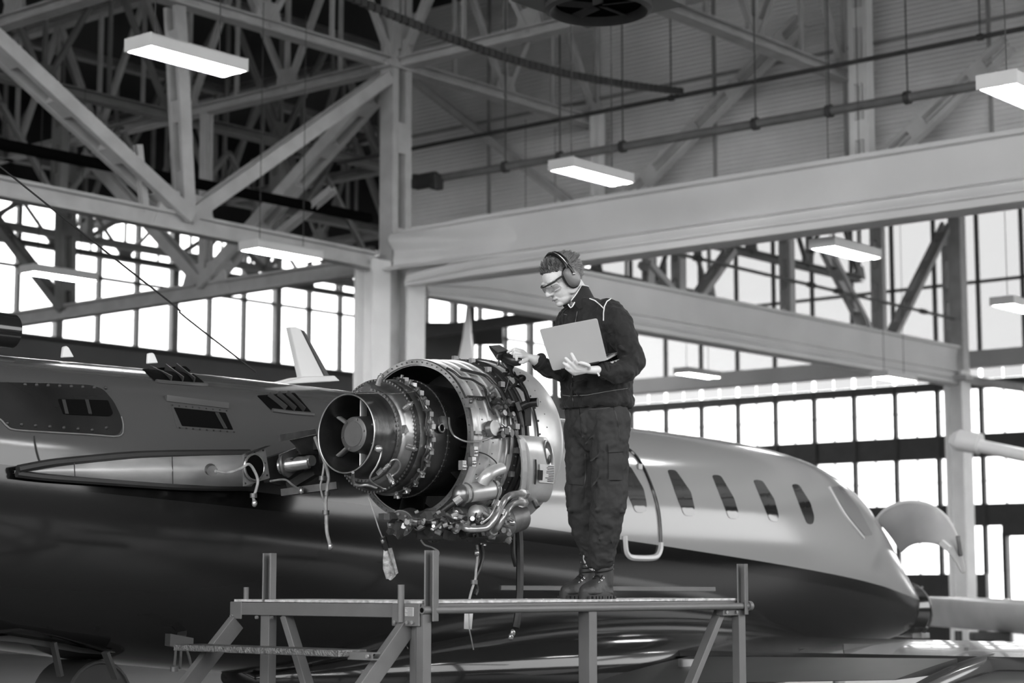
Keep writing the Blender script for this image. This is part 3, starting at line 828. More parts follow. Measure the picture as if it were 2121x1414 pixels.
for i in range(nS): F.append((i, half+i, half+i+1, i+1)); F.append((6*nrow+i, 6*nrow+i+1, half+6*nrow+i+1, half+6*nrow+i))
for j in range(6): F.append((j*nrow+nS, half+j*nrow+nS, half+(j+1)*nrow+nS, (j+1)*nrow+nS))
py = thing('tmp_pylon') ; bpy.data.objects.remove(py)
pyl = mk('pylon_skin', q.add(V, F), M('worn_bare_skin', .42, .42, .35, .3, 4, .03, 20, stretch=(.6, 1, 1.6)), air, True, label='bare worn metal pylon skin tapering to the tail')
mk('seal_strip', MB().tube(cpath([(x, y-3) for x, y in top], .05), .022, 7, 4), m_rub, pyl, True)
mk('seal_strip', MB().tube(cpath([(x, y+2) for x, y in bot], .04), .020, 7, 4), m_rub, pyl, True)
for x in (390, 1000):
    mk('skin_joint', MB().tube(cpath(pan([(x, 965 if x < 500 else 925), (x+4, 1045 if x < 500 else 1092)]), .10), .003, 5, 2), m_rub, pyl)
TB = 8.02
def q4(c, t, th=.015, t2=None):
    q = MB(); P = [Pt(x, y, t if t2 is None or i in (0, 3) else t2) for i, (x, y) in enumerate(c)]; n = len(P)
    return q.add([p for p in P]+[p+Vector((.004, th, 0)) for p in P], [tuple(range(n)), tuple(range(2*n-1, n-1, -1))]+[(i, (i+1) % n, n+(i+1) % n, n+i) for i in range(n)])
def ring_(c, ax, r, w, n=28, prof=6):
    c = Vector(c); q = MB(); d, x, y = q.frame(c, c+Vector(ax), (0, 0, 1)); V = []; F = []
    for i in range(n):
        a = 2*math.pi*i/n; e = x*math.cos(a)+y*math.sin(a)
        for j in range(prof):
            b = 2*math.pi*j/prof; V.append(c+e*(r+w*math.cos(b))+d*(w*math.sin(b)))
    for i in range(n):
        for j in range(prof): F.append((i*prof+j, i*prof+(j+1) % prof, ((i+1) % n)*prof+(j+1) % prof, ((i+1) % n)*prof+j))
    return q.add(V, F)
m_fit = M('dull_fitting_metal', .16, .4, .6, .35, 9, .05, 40)
m_fitd = M('dark_fitting_metal', .05, .4, .5, .4, 9, .05, 40)
m_brt = M('bright_fitting_metal', .5, .25, .8, .2, 12)
rib = mk('pylon_rib', q4(pan([(1517,908),(1652,858),(1682,1052),(1522,1103)]), TB), m_alu, air, label='bare rib plate with a round lightening hole')
mk('rib_cap', q4(pan([(1515,902),(1652,852),(1690,850),(1560,900)]), TB-.02), m_rub, rib)
hc = Pt(527, 967, TB-.015)
mk('hole_rim', ring_(hc, (0, 1, 0), .072, .008), m_brt, rib, True)
mk('hole', MB().cyl(hc+Vector((0, -.004, 0)), hc+Vector((0, .01, 0)), .068, n=24), m_black, rib)  # black disc painted as the dark inside the hole
q = MB()
for (x, y) in ((1530,925),(1585,895),(1640,880),(1530,1085),(1600,1070),(1665,1035),(1650,960)):
    q.ell(Pt(x/K1, 640+y/K1, TB-.004), (.006, .006, .006), None, 6, 4)
mk('rivet_row', q, m_rub, rib)
mk('pylon_web', q4(pan([(1660,930),(1850,870),(1985,905),(2000,1010),(1760,1100),(1680,1080)]), 8.12, .05), m_fitd, air)
br = mk('engine_mount_bracket', q4(pan([(1745,905),(1845,865),(1880,985),(1800,1050),(1745,1010)]), 7.98), m_fit, air)
mk('bracket_lug', q4(pan([(1820,935),(1900,880),(1985,890),(1990,960),(1930,1000),(1850,985)]), 7.93, .04), m_fitd, br)
tc_ = Pt(1800/K1, 640+965/K1, 7.97)
mk('mount_tube', MB().cyl(tc_+Vector((-.01, .06, -.01)), tc_+Vector((.06, -.10, .01)), .046, .036, 20), m_brt, br, True)
mk('tube_collar', ring_(tc_+Vector((.0, .03, 0)), (.4, -1, .1), .062, .010), m_fit, br, True)
bc = Pt(1920/K1, 640+945/K1, 7.88)
mk('mount_bolt', MB().cyl(bc, bc+Vector((.0, -.035, 0)), .034, .030, 18), m_brt, br, True)
mk('strut', MB().bar(Pt(600, 1008, 8.1), Pt(655, 975, 7.9), .05, .05), m_fitd, br)
mk('strut', MB().bar(Pt(585, 1020, 8.1), Pt(700, 1005, 7.8), .05, .04), m_fitd, br)
fl = mk('cowl_flange', q4(pan([(1745,780),(1965,745),(1972,775),(1750,825)]), 7.85, .02), m_fit, air, label='bent sheet flange above the mount')
mk('flange_web', q4(pan([(1815,815),(1975,780),(1985,900),(1880,905),(1850,850)]), 7.87, .02), m_fitd, fl)
plug = MB().cyl(Pt(436, 972, 8.20), Pt(440, 975, 8.12), .034, .030, 14)
mk('cable_plug', plug, m_fit, pyl, True)

# hanging wires at the pylon
m_wire = M('pale_wire_loom', .35, .5, 0, .35, 20)
m_wired = M('dark_wire_loom', .06, .5, 0, .35, 20)
def wire(lab, pts, r, mat=None, ends=(), clips=(), fr='B', name='hanging_cable'):
    T = thing(name, lab, 'cable', pts[-1], fr)
    mk('cable', MB().tube(pts, r, 7, 5), mat or m_wire, T, True, fr)
    for p in ends: mk('connector', MB().ell(p, (.016, .016, .022), None, 10, 6), m_brt, T, True, fr)
    for p in clips:
        mk('clip', MB().cyl(Vector(p)+Vector((0, 0, -.012)), Vector(p)+Vector((0, 0, .012)), .020, n=10), m_fit, T, True, fr)
    return T
def L7(t, pts): return [Pt(x, y, t) for x, y in pts]
wire('pale twisted cable drooping from the rib hole with a loose plug', L7(7.95, [(446,975),(470,979),(497,971),(515,961),(527,975),(534,995),(530,1015),(525,1030),(527,1038)]), .008, None, [Pt(527, 1042, 7.95)], [Pt(525, 1026, 7.95)])
wire('short cable with a bright plug under the mount bracket', L7(7.95, [(560,996),(590,993),(605,1003),(617,1011),(623,1015)]), .006, None, [Pt(624, 1016, 7.95)])
wire('long bundled cable hanging left of the exhaust nozzle', L7(7.75, [(655,912),(652,905),(660,925),(672,955),(680,985),(678,1010),(675,1040),(676,1070),(677,1100),(682,1122),(684,1130)]), .010, m_wire, [Pt(684, 1131, 7.75)], [Pt(677, 1022, 7.75), Pt(675, 1061, 7.75)])
wire('second looped cable beside the long bundled cable', L7(7.76, [(672,955),(668,985),(664,1005),(666,1020),(671,1040),(674,1060),(674,1085)]), .006, m_wire, [], [Pt(668, 990, 7.76)])

# wing, flap, fairings
def airfoil(s0, s1, t, z0, th, cam, lo, hi, n=22):
    """section from chord fraction lo..hi measured from the trailing edge s0 to the leading edge s1"""
    up = []; dn = []
    for i in range(n+1):
        f = lo+(hi-lo)*i/n; x = 1-f
        yt = 5*th*(.2969*math.sqrt(max(x, 0))-.126*x-.3516*x*x+.2843*x**3-.1015*x**4)
        zc = z0 + cam*math.sin(math.pi*x)*(s1-s0) + .035*(s1-s0)*(x*-1+.6)
        up.append(Vector((s0+(s1-s0)*f, t, zc+yt*(s1-s0)))); dn.append(Vector((s0+(s1-s0)*f, t, zc-yt*.7*(s1-s0))))
    return up+list(reversed(dn))
def wing_loft(lo, hi, drop=0.0, ta=8.6, tb=2.4):
    R = []
    for k in range(13):
        u = k/12; t = ta+(tb-ta)*u
        s0 = 10.15+.25*u; s1 = 13.75-.95*u
        R.append([p+Vector((0, 0, -drop)) for p in airfoil(s0, s1, t, .915+.075*u, .062, .012, lo, hi)])
    return MB().loft(R)
wg = mk('wing', wing_loft(.37, 1.0), m_wingp, air, True, label='glossy dark wing reaching out to the right', ang=.9)
mk('flap', wing_loft(.0, .335, .02, 7.9, 5.75), m_wing2, wg, True, label='inboard flap behind a dark gap', ang=.9)
mk('flap', wing_loft(.0, .335, .05, 5.55, 2.4), m_wing2, wg, True, label='dull outboard flap', ang=.9)
mk('flap_cove', MB().bar((11.43, 8.3, .955), (11.50, 2.4, 1.03), .05, .07), m_black, wg)
q = MB(); R = []
for k in range(15):
    u = k/14; s = 12.0-2.3*u; r = .5*(math.sin(math.pi*min(1, max(.02, u))**.7))
    zc = 1.0 - .28*u; R.append([Vector((s, 5.66+.13*r*math.cos(a), zc+.28*r*math.sin(a))) for a in [2*math.pi*i/16 for i in range(16)]])
mk('flap_fairing', q.loft(R), m_wingp, wg, True, label='canoe fairing under the wing trailing edge')
mk('skin_line', MB().tube([Vector((11.6+.25*i, 7.15-.02*i, 1.062)) for i in range(5)], .004, 5, 2), m_rub, wg)
mk('stall_fence', MB().bar((13.3, 6.8, 1.03), (11.6, 6.8, 1.07), .006, .06), m_wing2, wg)
q = MB(); R = []
for k in range(25):
    u = k/24; s = 8.3+6.6*u; e = max(.03, math.sin(math.pi*u))**.55
    R.append([Vector((s, TC+1.16*e*math.copysign(abs(math.cos(a))**.8, math.cos(a)), .92+.40*e*math.copysign(abs(math.sin(a))**.8, math.sin(a)))) for a in [2*math.pi*i/40 for i in range(40)]])
mk('wing_root_fairing', q.loft(R), m_dgloss, air, True, ang=1.2)
# landing gear so the jet stands on the floor
for (s, t, r, nm) in ((10.9, 7.6, .27, 'main_gear'), (10.9, 10.8, .27, 'main_gear'), (15.6, TC, .2, 'nose_gear')):
    g = mk(nm, MB().cyl((s, t, r), (s, t, 1.0), .05, .06, 12), m_alu, air, True)
    rim = MB(); rim.cyl((s, t-.1, r), (s, t+.1, r), r*.55, n=24); mk('wheel_hub', rim, m_alu, g, True)
    mk('tyre', ring_((s, t, r), (0, 1, 0), r*.74, r*.26, 32, 10), m_rub, g, True)
# hinged nose hatch, nose ring and opened nose
up_ = [(1815,1078),(1832,1058),(1858,1045),(1890,1040),(1925,1047),(1955,1067),(1975,1100),(1986,1140),(1993,1182)]
lw_ = [(1868,1150),(1878,1137),(1892,1129),(1910,1126),(1930,1127),(1950,1133),(1966,1150),(1980,1168),(1990,1190)]
R = []
for j in range(7):
    v = j/6; row = []
    for i in range(9):
        a = Ps(*up_[i], 16.65); b_ = Ps(*lw_[i], 16.35 if i < 3 else 16.25); p = a.lerp(b_, v); row.append(p+Vector((.05*math.sin(math.pi*v), 0, 0)))
    R.append(row)
q = MB(); V = [p for r in R for p in r]; F = [(j*9+i, j*9+i+1, j*9+9+i+1, j*9+9+i) for j in range(6) for i in range(8)]
ht = mk('nose_hatch', q.add(V, F), M('hatch_inner_paint', .34, .4, 0, .08, 3), air, True, label='arched grey nose hatch hinged open', ang=2)
so = ht.modifiers.new('solid', 'SOLIDIFY'); so.thickness = .025; ss = ht.modifiers.new('sub', 'SUBSURF'); ss.levels = 2; ss.render_levels = 2
mk('hatch_rim', MB().tube([Ps(x, y, 16.65) for x, y in up_], .022, 8, 5), m_trimw, ht, True)
mk('hatch_latch', MB().bar(Ps(1950, 1122, 16.25), Ps(1966, 1136, 16.25), .05, .05), m_white, ht)
mk('hatch_latch', MB().bar(Ps(1984, 1110, 16.45), Ps(1990, 1150, 16.4), .03, .03), m_fit, ht)
SE = FUS[-1][0]; zt, zb, hw = fus(SE); zc = (zt+zb)/2
mk('nose_bulkhead', MB().cyl((SE-.02, TC, zc), (SE+.04, TC, zc), .19, n=32), m_black, air)
mk('radar_pack', MB().cyl((SE, TC, zc), (SE+.16, TC, zc-.02), .17, .13, 20), m_fitd, air, True)
mk('nose_ring', ring_((SE+.10, TC+.02, zc-.01), (1, 0, .12), .262, .016, 36), m_fit, air, True)
mk('nose_skirt', MB().loft([[Vector((SE+ds, TC+r*math.cos(a), zc-.01+r*1.05*math.sin(a))) for a in [math.pi*.55+math.pi*1.3*i/20 for i in range(21)]] for ds, r in ((-.2, .235), (.0, .245), (.06, .25), (.0, .235), (-.2, .225))], caps=False, closed=False), m_dgloss, air, True)
for a in (0.6, 2.2, 3.9, 5.2):
    mk('nose_stay', MB().cyl((SE, TC+.2*math.cos(a), zc+.2*math.sin(a)), (SE+.10, TC+.262*math.cos(a), zc+.262*math.sin(a)), .014, n=8), m_fit, air)
mk('nose_latch', MB().box((SE+.03, TC-.16, zc-.25), (.16, .10, .05)), m_brt, air)
# ventral door and hanging equipment under the tail
vd = MB(); R = []
for (x, y) in ((-30,1316),(45,1305),(120,1318),(190,1338),(240,1351)):
    a = Pt(x, y, 8.75); R.append([a, a+Vector((0, .02, .012)), a+Vector((0, .5, .02)), a+Vector((0, .5, 0))])
door = mk('ventral_door', vd.loft(R), m_dgloss, air, True, label='open door lip under the tail')
mk('door_panel', q4([(-40,1322),(45,1312),(235,1356),(170,1352),(40,1330)], 8.85, .02), m_rub, door)
mk('door_strut', MB().bar(Pt(218, 1350, 8.7), Pt(240, 1405, 8.7), .05, .02), m_wing2, door)
mk('door_strut', MB().bar(Pt(110, 1330, 8.8), Pt(125, 1400, 8.8), .04, .02), m_rub, door)
dr = Pt(178, 1452, 9.1)
dm = mk('equipment_drum', MB().cyl(dr+Vector((0, -.12, 0)), dr+Vector((0, .2, 0)), .235, n=36), m_rub, air, True)
mk('drum_rim', ring_(dr+Vector((0, -.12, 0)), (0, 1, 0), .225, .012), m_wing2, dm, True)
mk('drum_hanger', MB().bar(dr, dr+Vector((.1, 0, .75)), .06, .05), m_rub, dm)
jb = mk('junction_box', q4([(353,1312),(401,1321),(400,1347),(352,1337)], 8.55, .05), M('grey_box_paint', .05, .4), air, label='small grey box hung under the tail')
for pts in ([(364,1340),(363,1360),(361,1378)], [(375,1342),(374,1365),(373,1385)], [(387,1346),(393,1365),(396,1390),(394,1420)]):
    mk('box_lead', MB().tube([Pt(x, y, 8.5) for x, y in pts], .008, 6, 4), m_wired, jb, True)
mk('box_plug', MB().cyl(Pt(361, 1380, 8.5), Pt(361, 1390, 8.5), .022, n=12), m_fit, jb, True)
mk('box_bracket', MB().bar(Pt(376, 1318, 8.58), Pt(380, 1290, 8.75), .05, .02), m_rub, jb)
# small stencil on the belly
def text_mesh(s, size):
    cu = bpy.data.curves.new('t', 'FONT'); cu.body = s; cu.size = size; cu.extrude = .0006; cu.align_x = 'CENTER'
    o = bpy.data.objects.new('t', cu); COL.objects.link(o)
    dg = bpy.context.evaluated_depsgraph_get(); dg.update(); me = bpy.data.meshes.new_from_object(o.evaluated_get(dg)); bpy.data.objects.remove(o, do_unlink=True); return me
# ================================================================== THE ENGINE
EA_T, EA_Z, EU0 = 7.26, 2.295, 7.28
EB = Vector((7.9, EA_T, EA_Z-.55))
eng = thing('jet_engine', 'uncowled jet engine with exhaust nozzle toward the tail', 'engine', EB)
def E(u, R, th):                        # th: 0 up, 90 towards the work stand
    a = math.radians(th); return Vector((EU0+u, EA_T - R*math.sin(a), EA_Z + R*math.cos(a)))
def PE(px, py, R):
    d = rayB(px, py); o = Vector((0, 0, CAMZ)); oz = o.z-EA_Z; ot = -EA_T
    A = d.y**2+d.z**2; B_ = 2*(ot*d.y+oz*d.z); C = ot**2+oz**2-R*R; D = max(0.0, B_*B_-4*A*C)
    k = (-B_-math.sqrt(D))/(2*A); return o+d*k
def elathe(prof, n=72, a0=0, a1=360):
    full = a1-a0 >= 360; m = n if full else n+1; q = MB()
    R = [[E(u, r, a0+(a1-a0)*i/n) for i in range(m)] for u, r in prof]
    return q.loft(R, caps=False, closed=full)
def KC(c): return [(620+x/3.143, 700+y/3.143) for x, y in c]
m_noz = M('heat_stained_nozzle', .13, .30, .9, .45, 5, .05, 18, stretch=(3, 1, 1))
m_case = M('worn_engine_case', .27, .33, .85, .4, 7, .06, 30)
m_case_d = M('dark_engine_case', .06, .36, .75, .5, 6, .06, 30)
m_barrel = M('bare_barrel_metal', .62, .32, .55, .28, 5, .03, 22)
m_band = M('dark_band_metal', .03, .35, .4, .4, 9)
m_cowl = M('brushed_cowl_metal', .56, .33, .45, .22, 4, .02, 25)
m_hose = M('black_hose', .018, .45, 0, .3, 20)
m_pipe_e = M('bright_engine_pipe', .42, .28, .75, .25, 14)
# exhaust nozzle, closed profile with thickness
mk('exhaust_nozzle', elathe([(.0, .206), (.0, .212), (.012, .214), (.06, .222), (.12, .232), (.15, .238), (.15, .22), (.06, .207), (.02, .203), (.0, .203)]), m_noz, eng, True)
mk('nozzle_lip', ring_(E(.002, 0, 0), (1, 0, 0), .209, .0045, 72, 8), m_pipe_e, eng, True)
mk('nozzle_liner', elathe([(.01, .202), (.2, .214), (.42, .19), (.42, .0)]), m_band, eng, True)
cone = mk('exhaust_cone', elathe([(.055, .0), (.055, .088), (.058, .094), (.07, .096), (.16, .105), (.42, .12)]), M('cone_metal', .14, .4, .6, .3, 5), eng, True, ang=.5)
mk('cone_cap', elathe([(.053, .0), (.053, .066), (.056, .068), (.06, .068)], 48), M('cone_cap_metal', .17, .4, .6, .25, 5), cone, True)
for k in range(6):
    a = 20+60*k; mk('bolt', MB().cyl(E(.05, .081, a), E(.06, .081, a), .006, n=8), m_case, cone)
for k in range(6):
    a = 60*k; q = MB(); R = []
    for r in (.095, .206):
        R.append([E(.13+.026*math.cos(b), r, a)+Vector((0, math.cos(math.radians(a))*.009*math.sin(b), math.sin(math.radians(a))*.009*math.sin(b))) for b in [2*math.pi*i/12 for i in range(12)]])
    mk('strut', q.loft(R), m_barrel, eng, True)
for k in range(44):
    a = 360/44*k; mk('turbine_blade', MB().box((0, 0, 0), (.05, .004, .09)), m_fit, eng) if False else None
tb = MB()
for k in range(48):
    a = 7.5*k; tb.bar(E(.30, .115, a), E(.30, .205, a), .05, .006, (.6, 0, .4))
mk('turbine_blades', tb, m_fit, eng, kind='stuff', label='ring of turbine blades deep in the nozzle')
def bolts(u, R, n, r, h, name='bolt_ring', mat=None):
    q = MB()
    for k in range(n):
        a = 360*k/n; q.cyl(E(u-h, R, a), E(u+h, R, a), r, n=7)
    return mk(name, q, mat or m_case, eng, True, kind='stuff')
mk('nozzle_flange', elathe([(.145, .23), (.145, .252), (.165, .252), (.165, .23)]), m_case, eng, True)
bolts(.153, .246, 58, .0065, .014)
mk('turbine_case', elathe([(.165, .238), (.17, .262), (.185, .275), (.215, .285), (.225, .29)]), m_case, eng, True)
mk('turbine_flange', elathe([(.222, .285), (.222, .309), (.246, .309), (.246, .285)]), m_case_d, eng, True)
bolts(.233, .303, 84, .006, .016)
mk('manifold_case', elathe([(.246, .296), (.27, .302), (.33, .305), (.335, .318), (.348, .318), (.35, .304)]), m_case, eng, True)
mk('combustor_case', elathe([(.35, .304), (.38, .312), (.40, .318), (.43, .322), (.45, .320), (.452, .326), (.462, .326), (.464, .318), (.50, .316), (.54, .312), (.9, .30)]), m_case_d, eng, True)
bolts(.457, .322, 60, .004, .010)
# bypass barrel
mk('bypass_barrel', elathe([(.52, .408), (.52, .434), (.53, .436), (.55, .432), (.60, .440), (.66, .446), (.74, .452), (.80, .456), (.84, .458), (.84, .43), (.66, .42), (.53, .410), (.52, .408)], 96), m_barrel, eng, True, ang=.4)
mk('barrel_liner', elathe([(.522, .409), (.70, .415), (.88, .41), (.9, .30)], 72), m_band, eng, True)
mk('rear_flange', elathe([(.508, .412), (.508, .440), (.522, .444), (.53, .440), (.53, .412)], 96), m_case, eng, True)
bolts(.506, .428, 70, .004, .006)
for u in (.585, .655, .735, .80):
    R = .437+.09*(u-.52)*.8; mk('stiffener', elathe([(u-.006, R-.01), (u-.004, R+.008), (u+.004, R+.008), (u+.006, R-.01)], 96), m_barrel, eng, True)
for u in (.60, .68, .765): bolts(u, .445+.02*(u-.6), 46, .0035, .003, 'rivet_row', m_fit)
for a in (62, 88):
    q = MB(); q.bar(E(.53, .445, a), E(.83, .462, a), .018, .010, E(.53, 1, a)-E(.53, 0, a))
    for k in range(14): q.ell(E(.545+.02*k, .455, a+1.4), (.005, .005, .005), None, 6, 4)
    mk('joint_strip', q, m_case, eng)
mk('band_ring', elathe([(.84, .43), (.84, .470), (.865, .474), (.87, .462), (.885, .462), (.89, .476), (.915, .478), (.92, .464), (.935, .464), (.94, .478), (.955, .478), (.955, .44)], 96), m_band, eng, True, ang=.4)
bolts(.852, .474, 60, .004, .004, 'bolt_ring', m_fit)
mk('fan_case', elathe([(.955, .468), (.99, .472), (1.02, .474)], 96), m_cowl, eng, True)
mk('inlet_cowl', elathe([(1.02, .466), (1.02, .484), (1.08, .490), (1.16, .488), (1.24, .474), (1.29, .448), (1.31, .42), (1.30, .39), (1.22, .375), (1.02, .37)], 96), m_cowl, eng, True, ang=.5)
mk('cowl_seam', ring_(E(1.02, 0, 0), (1, 0, 0), .486, .006, 96, 6), m_band, eng, True)
mk('fan_disc', elathe([(1.05, .37), (1.05, .0)], 48), m_black, eng)
mk('spinner', elathe([(1.05, .12), (1.12, .09), (1.18, .0)], 32), m_case, eng, True)
for a in range(-60, 150, 14): 
    pass
q = MB()
for a in range(-40, 120, 9): q.ell(E(1.035, .487, a), (.006, .006, .006), None, 7, 4); q.ell(E(1.10, .490, a+4), (.004, .004, .004), None, 6, 4)
mk('cowl_rivets', q, m_fit, eng)
# lower side fairing box with data plate
BXA = lambda du, a: .85 + du + .0034*(a-90)
bx = []
for (du, rr_) in ((0, .45), (0, .518), (.018, .532), (.16, .540), (.225, .534), (.262, .505), (.262, .45)):
    bx.append([E(BXA(du, a), rr_ - .025*abs((a-110)/21)**5, a) for a in [88+43*i/18 for i in range(19)]])
q = MB(); q.loft(bx, caps=False, closed=False); n = 19; m = len(bx)
q.f += [tuple(i*n for i in range(m)), tuple(i*n+n-1 for i in reversed(range(m)))]
tank = mk('side_fairing', q, m_cowl, eng, True, label='curved metal side box carrying a data plate', ang=.5)
def bplate(d0, d1, a0, a1, R, mat, name, par, lab=None, th=.004):
    n = 6; V = []; q = MB()
    for rr_ in (R, R+th):
        for i in range(n+1):
            a = a0+(a1-a0)*i/n; V += [E(BXA(d0, a), rr_, a), E(BXA(d1, a), rr_, a)]
    F = []; o = 2*(n+1)
    for i in range(n): F += [(2*i, 2*i+1, 2*i+3, 2*i+2), (o+2*i, o+2*i+2, o+2*i+3, o+2*i+1), (2*i, 2*i+2, o+2*i+2, o+2*i), (2*i+1, o+2*i+1, o+2*i+3, 2*i+3)]
    F += [(0, o, o+1, 1), (2*n, 2*n+1, o+2*n+1, o+2*n)]
    return mk(name, q.add(V, F), mat, par, label=lab)
bplate(-.045, -.004, 91, 129, .515, m_barrel, 'fairing_strip', tank, th=.012)
q = MB(); R = []
for k, (f, dd) in enumerate(((1.0, -.004), (1.0, .004), (.88, .006), (.74, -.002), (.0, -.004))):
    R.append([E(BXA(.175+.032*f*math.cos(b), 98+8*f*math.sin(b)), .538+dd, 98+8*f*math.sin(b)) for b in [2*math.pi*i/28 for i in range(28)]])
q.loft(R, caps=False); mk('oval_recess', q, m_case, tank, True)
mk('recess_dark', MB().ell(E(BXA(.175, 101), .536, 101), (.020, .006, .030), None, 16, 8), m_band, tank, True)
m_plate = M('data_plate_white', .7, .35, .1, .08, 20)
dp = bplate(.085, .21, 104.5, 115.5, .541, m_plate, 'data_plate', tank, 'pale printed data plate')
random.seed(3)
for k in range(10):
    w = random.uniform(.55, .95); bplate(.207-.085*w, .207, 105.2+1.0*k, 105.6+1.0*k, .5455, m_rub, 'print_line', dp, th=.0006)
bplate(.072, .108, 108, 114, .5415, m_rub, 'barcode_label', tank, th=.0055)
bplate(.048, .058, 102, 117, .539, m_rub, 'door_slot', tank)
mk('drain_lug', MB().cyl(E(1.09, .50, 129), E(1.09, .56, 131), .016, n=12), m_case, tank, True)
# accessory gearbox hung below
m_gb = M('cast_gearbox', .13, .42, .5, .4, 9, .10, 30)
m_gbd = M('dark_gearbox', .05, .45, .4, .5, 9, .1, 30)
gb = MB()
gb.box(E(.70, .46, 172), (.42, .34, .12)); gb.cyl(E(.52, .47, 165), E(.9, .47, 165), .075, n=20); gb.cyl(E(.60, .50, 150), E(.95, .50, 150), .06, n=18); gb.box(E(.86, .52, 152), (.22, .2, .16)); gb.ell(E(.90, .54, 148), (.13, .1, .11))
gmesh = remesh(gb, .008, 4); mesh_shift(gmesh, EB)
gbo = mk('accessory_gearbox', None, m_gb, eng, True, mesh=gmesh, ang=2)
def ecyl(name, p0, p1, r, mat, lab=None, par=None, r1=None, n=24):
    return mk(name, MB().cyl(p0, p1, r, r1, n), mat, par or eng, True, label=lab)
# starter cylinder and oil cooler cylinders seen on the lower near side
a = PE(958, 1030, .50); b_ = PE(1020, 1013, .50)
ca = ecyl('oil_filter', PE(960, 1022, .47), PE(1026, 1013, .47), .052, m_cowl, 'bright oil filter cylinder low on the barrel')
for (x, y) in ((966, 1021), (1018, 1014)):
    p = PE(x, y, .47); mk('clamp_band', ring_(p, PE(1026, 1013, .47)-PE(960, 1022, .47), .054, .005, 24, 6), m_fit, ca, True)
mk('filter_head', MB().ell(PE(955, 1024, .47), (.05, .05, .055)), m_case, ca, True)
mk('upper_elbow', MB().tube([PE(1000, 1000, .5), PE(1008, 985, .5), PE(1024, 975, .49), PE(1038, 970, .48)], .034, 12, 4), m_cowl, ca, True)
cb = ecyl('starter_motor', PE(985, 1062, .53), PE(1030, 1070, .50), .046, m_cowl, 'rounded metal starter below the barrel')
mk('starter_dome', MB().ell(PE(985, 1062, .53), (.035, .046, .046)), m_cowl, cb, True)
mk('starter_band', ring_(PE(996, 1064, .525), PE(1030, 1070, .5)-PE(985, 1062, .53), .048, .006, 24, 6), m_fit, cb, True)
cc = ecyl('pump_body', PE(1040, 1080, .53), PE(1075, 1068, .50), .085, m_gb, 'rounded cast pump below the fan case')
mk('pump_face', MB().cyl(PE(1036, 1082, .55), PE(1042, 1080, .54), .07, n=24), m_case, cc, True)
dpd = ecyl('drive_pad', PE(828, 1084, .52), PE(850, 1076, .45), .066, m_gbd, 'dark round drive pad at the rear of the gearbox')
ax_ = (PE(850, 1076, .45)-PE(828, 1084, .52)).normalized(); dcn = PE(828, 1084, .52); ox_ = ax_.orthogonal().normalized(); oy_ = ax_.cross(ox_)
for k in range(8):
    c = dcn+(ox_*math.cos(k*.785)+oy_*math.sin(k*.785))*.052; mk('stud', MB().cyl(c-ax_*.012, c+ax_*.005, .007, n=7), m_case, dpd)
mk('drive_bore', MB().cyl(dcn-ax_*.006, dcn+ax_*.004, .022, n=16), m_black, dpd)
mk('pad_collar', ring_(dcn+ax_*.02, ax_, .067, .006, 28, 6), m_case, dpd, True)
random.seed(19)
for k in range(16):
    x0 = random.uniform(850, 1050); y0 = random.uniform(1058, 1105); x1 = x0+random.uniform(-45, 45); y1 = y0+random.uniform(-10, 22)
    mk('small_pipe', MB().tube([Pt(x0, y0, 6.88), Pt((x0+x1)/2+random.uniform(-8, 8), (y0+y1)/2+random.uniform(4, 14), 6.80), Pt(x1, y1, 6.88)], random.choice((.004, .005, .007)), 7, 5), random.choice((m_pipe_e, m_hose, m_fit, m_case)), eng, True)
for k in range(14):
    x0 = random.uniform(820, 1060); y0 = 1075+random.uniform(0, 45)*(x0-780)/280; c = Pt(x0, y0, 6.88); d = Vector((random.uniform(-.6, .6), -1, random.uniform(-.6, .4))).normalized(); r = random.uniform(.012, .026)
    q = MB(); q.cyl(c-d*.03, c+d*r, r, n=12); q.cyl(c+d*r, c+d*r*1.6, r*.6, n=8); mk('accessory', q, random.choice((m_gb, m_gbd, m_case, m_fit)), eng, True)
fc_ = mk('fuel_control', MB().box(PE(893, 1100, .52), (.14, .12, .10)), m_gb, eng, bevel=.02, label='shiny fuel control unit under the barrel')
for (x, y, r) in ((880,1108,.022),(900,1094,.03),(912,1108,.018),(925,1085,.02),(905,1075,.016),(870,1090,.02)):
    mk('fitting', MB().cyl(PE(x, y, .54), PE(x+9, y-3, .50), r, n=12), m_brt, fc_, True)
mk('sump', MB().box(PE(1015, 1112, .50), (.24, .16, .07)), m_gb, eng, bevel=.015)
ecyl('sump_plug', PE(1000, 1122, .5), PE(1000, 1130, .5), .02, m_brt)
q = MB(); random.seed(11)
for k in range(46):
    x = random.uniform(835, 1075); y = 1060+random.uniform(0, 62)*(.5+.5*(x-835)/240); p = Pt(x, y, random.uniform(6.80, 6.88)); r = random.uniform(.006, .016)
    d = Vector((random.uniform(-1, 1), random.uniform(-1, -.2), random.uniform(-.6, .6))).normalized(); q.cyl(p, p+d*r*2.2, r, n=8)
mk('small_fittings', q, m_pipe_e, eng, True, kind='stuff', label='crowd of small bright unions on the gearbox')
q = MB()
for k in range(26):
    x = random.uniform(780, 1000); y = random.uniform(1065, 1110); p = Pt(x, y, random.uniform(6.84, 6.95)); r = random.uniform(.012, .028); q.box(p, (r*2, r*1.6, r*1.8), Matrix.Rotation(random.uniform(0, 3), 3, 'X'))
mk('small_blocks', q, m_gbd, eng, kind='stuff', label='dark blocks and brackets under the barrel')
